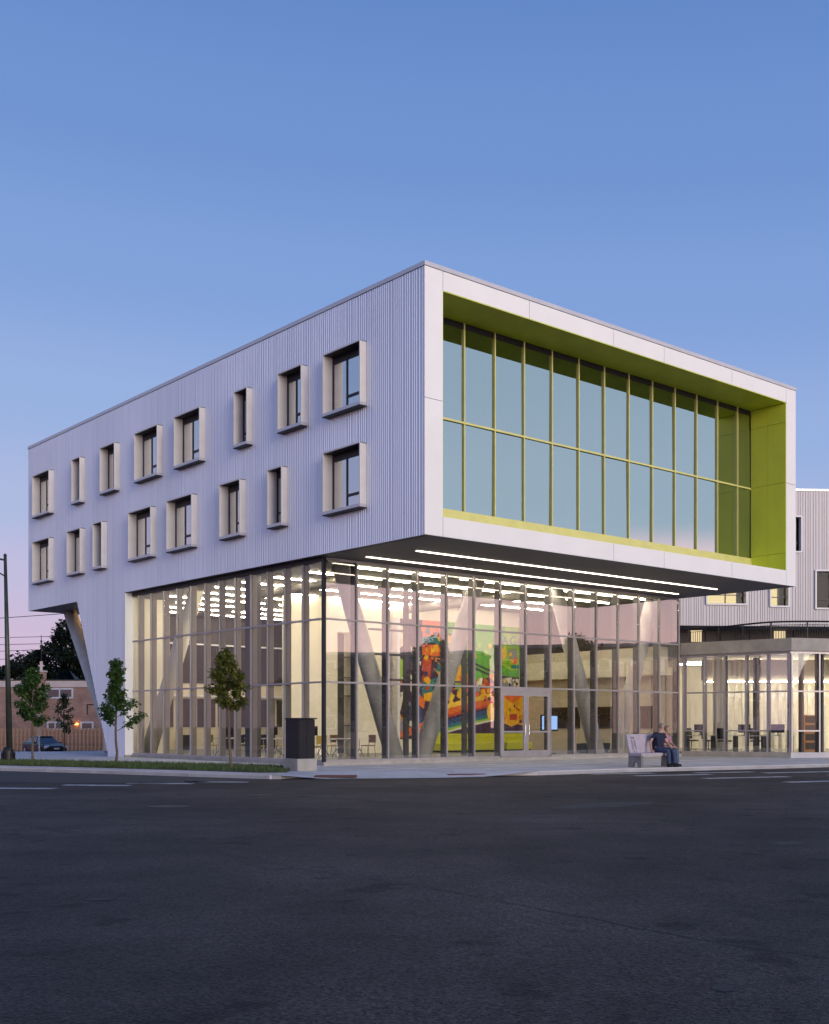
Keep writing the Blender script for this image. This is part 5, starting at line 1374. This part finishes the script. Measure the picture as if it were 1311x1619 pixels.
for x0, x1, z0, z1, sp2 in ((-32.44, -30.04, 3.62, 4.55, True), (-32.35, -30.9, 0.85, 1.6, True), (-29.4, -28.25, 0.85, 1.6, False), (-40.5, -38.0, 3.62, 4.55, True)):
    f = MB(); t = .14
    f.box(x0, x0 + t, 101.9, 102.06, z0, z1); f.box(x1 - t, x1, 101.9, 102.06, z0, z1); f.box(x0 + t, x1 - t, 101.9, 102.06, z0, z0 + t); f.box(x0 + t, x1 - t, 101.9, 102.06, z1 - t, z1)
    if sp2: f.box((x0 + x1) / 2 - .05, (x0 + x1) / 2 + .05, 101.92, 102.05, z0 + t, z1 - t)
    w_ = hp(f, 'window', 'window_white')
    m = MB(); m.box(x0 + t, x1 - t, 101.955, 101.99, z0 + t, z1 - t); hp(m, 'pane', 'car_glass', w_)
m = MB(); m.path([(-28.8, 101.95, 3.1), (-27, 101.95, 3.05)], .05, 6); m.path([(-28.8, 101.95, 3.1), (-28.8, 101.95, 2.2)], .05, 6); hp(m, 'pipe', 'roof_dark')
m = MB(); m.bbox(-29.85, -29.6, 101.7, 101.99, 1.30, 1.46, .03); hp(m, 'wall_lamp', 'lamp_orange')

fence = tag(empty('wooden_fence', (-30, 98, -0.95)), 'orange brown wooden board fence in front of the brick house', 'fence')
pk = MB(); pk.box(-0.075, 0.075, -0.012, 0.012, 0.05, 1.95); pk.v = [(x, y, z) for x, y, z in pk.v]; pk_me = pk.mesh('picket', 'wood_fence')
for i in range(120):
    put('picket', pk_me, fence, (-11.5 + i * 0.165, 0.09 if i % 2 else -0.07, random.Random(i).uniform(-.02, .02)))
for z in (0.35, 1.05, 1.65):
    m = MB(); m.box(-11.6, 8.2, -0.024, 0.024, z, z + .09); m.build('rail', 'wood_fence', fence)
for i in range(9):
    m = MB(); m.box(-.05, .05, -.02, .08, 0, 1.98); m.build('post', 'wood_fence', fence, (-11.4 + i * 2.4, 0.06, 0))

# parked car, three-quarter front view
car = empty('parked_car', (-27.5, 86.0, road_z(86)), RAD(40)); car.scale = (1, 1, .93)
def loft(m, st):
    k = len(st[0]); vs = [p for s_ in st for p in s_]
    m.add(vs, [(i * k + j, (i + 1) * k + j, (i + 1) * k + (j + 1) % k, i * k + (j + 1) % k) for i in range(len(st) - 1) for j in range(k)] + [tuple(range(k)), tuple(range((len(st)) * k - 1, (len(st) - 1) * k - 1, -1))])
def ring(y, w, z0, zs, zt, wt):
    return [(-w, y, z0 + .12), (-w * .93, y, z0), (w * .93, y, z0), (w, y, z0 + .12), (w, y, zs), (wt, y, zt), (-wt, y, zt), (-w, y, zs)]
# local -y is the nose
st = [ring(-2.28, .70, .34, .50, .56, .60), ring(-2.18, .82, .24, .58, .68, .70), ring(-1.7, .88, .2, .68, .80, .76), ring(-1.0, .90, .19, .74, .90, .78), ring(0, .91, .19, .78, .94, .78), ring(1.2, .91, .19, .80, .96, .77), ring(1.9, .88, .22, .80, .98, .72), ring(2.22, .80, .32, .74, .92, .66), ring(2.3, .74, .40, .66, .80, .6)]
m = MB(); loft(m, st); body = m.build('body', 'car_paint', car, smooth=False)
st = [[(-.74, -1.05, .88), (.74, -1.05, .88), (.70, -1.04, .9), (-.70, -1.04, .9)], [(-.72, -.35, .92), (.72, -.35, .92), (.56, -.25, 1.36), (-.56, -.25, 1.36)], [(-.72, .6, .94), (.72, .6, .94), (.56, .6, 1.42), (-.56, .6, 1.42)], [(-.70, 1.2, .94), (.70, 1.2, .94), (.54, 1.15, 1.36), (-.54, 1.15, 1.36)], [(-.66, 1.95, .94), (.66, 1.95, .94), (.60, 1.93, .97), (-.60, 1.93, .97)]]
m = MB(); loft(m, st); m.build('cabin', 'car_glass', car)
m = MB(); m.bbox(-.57, .57, -.3, 1.2, 1.37, 1.435, .05); m.build('roof', 'car_paint', car)
for sx in (-1, 1):
    m = MB(); m.add([(sx * .72, -.36, .92), (sx * .75, -.30, .92), (sx * .59, -.2, 1.38), (sx * .55, -.26, 1.38)], [(0, 1, 2, 3)]); m.add([(sx * .74, .45, .93), (sx * .74, .53, .93), (sx * .575, .53, 1.4), (sx * .575, .45, 1.4)], [(0, 1, 2, 3)]); m.build('pillar', 'car_paint', car)
    m = MB(); m.bbox(sx * .68 - .17, sx * .68 + .17, -2.24, -2.02, .52, .70, .04); m.build('headlight', 'lamp_lens', car)
    m = MB(); m.bbox(sx * .98 - .09, sx * .98 + .09, -.72, -.60, .86, .99, .02); m.build('mirror', 'car_paint', car)
    for y in (-1.42, 1.38):
        m = MB(); m.tube((sx * .72, y, .31), (sx * .93, y, .31), .31, n=18); wh = m.build('wheel', 'rubber', car)
        m = MB(); m.tube((sx * .925, y, .31), (sx * .937, y, .31), .20, n=14); m.build('rim', 'galvanised', wh)
m = MB(); m.box(-.2, .2, -2.32, -2.285, .42, .53); m.build('number_plate', 'plate_white', car)
m = MB(); m.box(-.45, .45, -2.31, -2.25, .27, .38); m.build('grille', 'rubber', car)
tag(car, 'black sedan parked by the wooden fence', 'car')

# overhead wires at the left
for i, (z0, z1, y) in enumerate(((8.0, 8.5, 75), (6.95, 7.0, 75), (6.53, 6.58, 75.5), (6.0, 6.2, 75), (5.58, 5.64, 75.5))):
    m = MB(); P = [(-60 + 52 * t / 16, y, z0 - (z1 - z0) * 3 + (z1 - z0) * (52 * t / 16) / 8.6 * .9 - .6 * sin(pi * t / 16) + .5) for t in range(17)]
    m.path(P, .018 if i else .022, 5)
    tag(m.build('overhead_wire', 'wire'), ['uppermost overhead wire left of the library', 'second overhead wire from the top, crossing the pink sky', 'third overhead wire from the top, crossing the pink sky', 'second lowest overhead wire by the dark trees', 'lowest overhead wire by the dark trees'][i], 'wire', 'overhead wires')
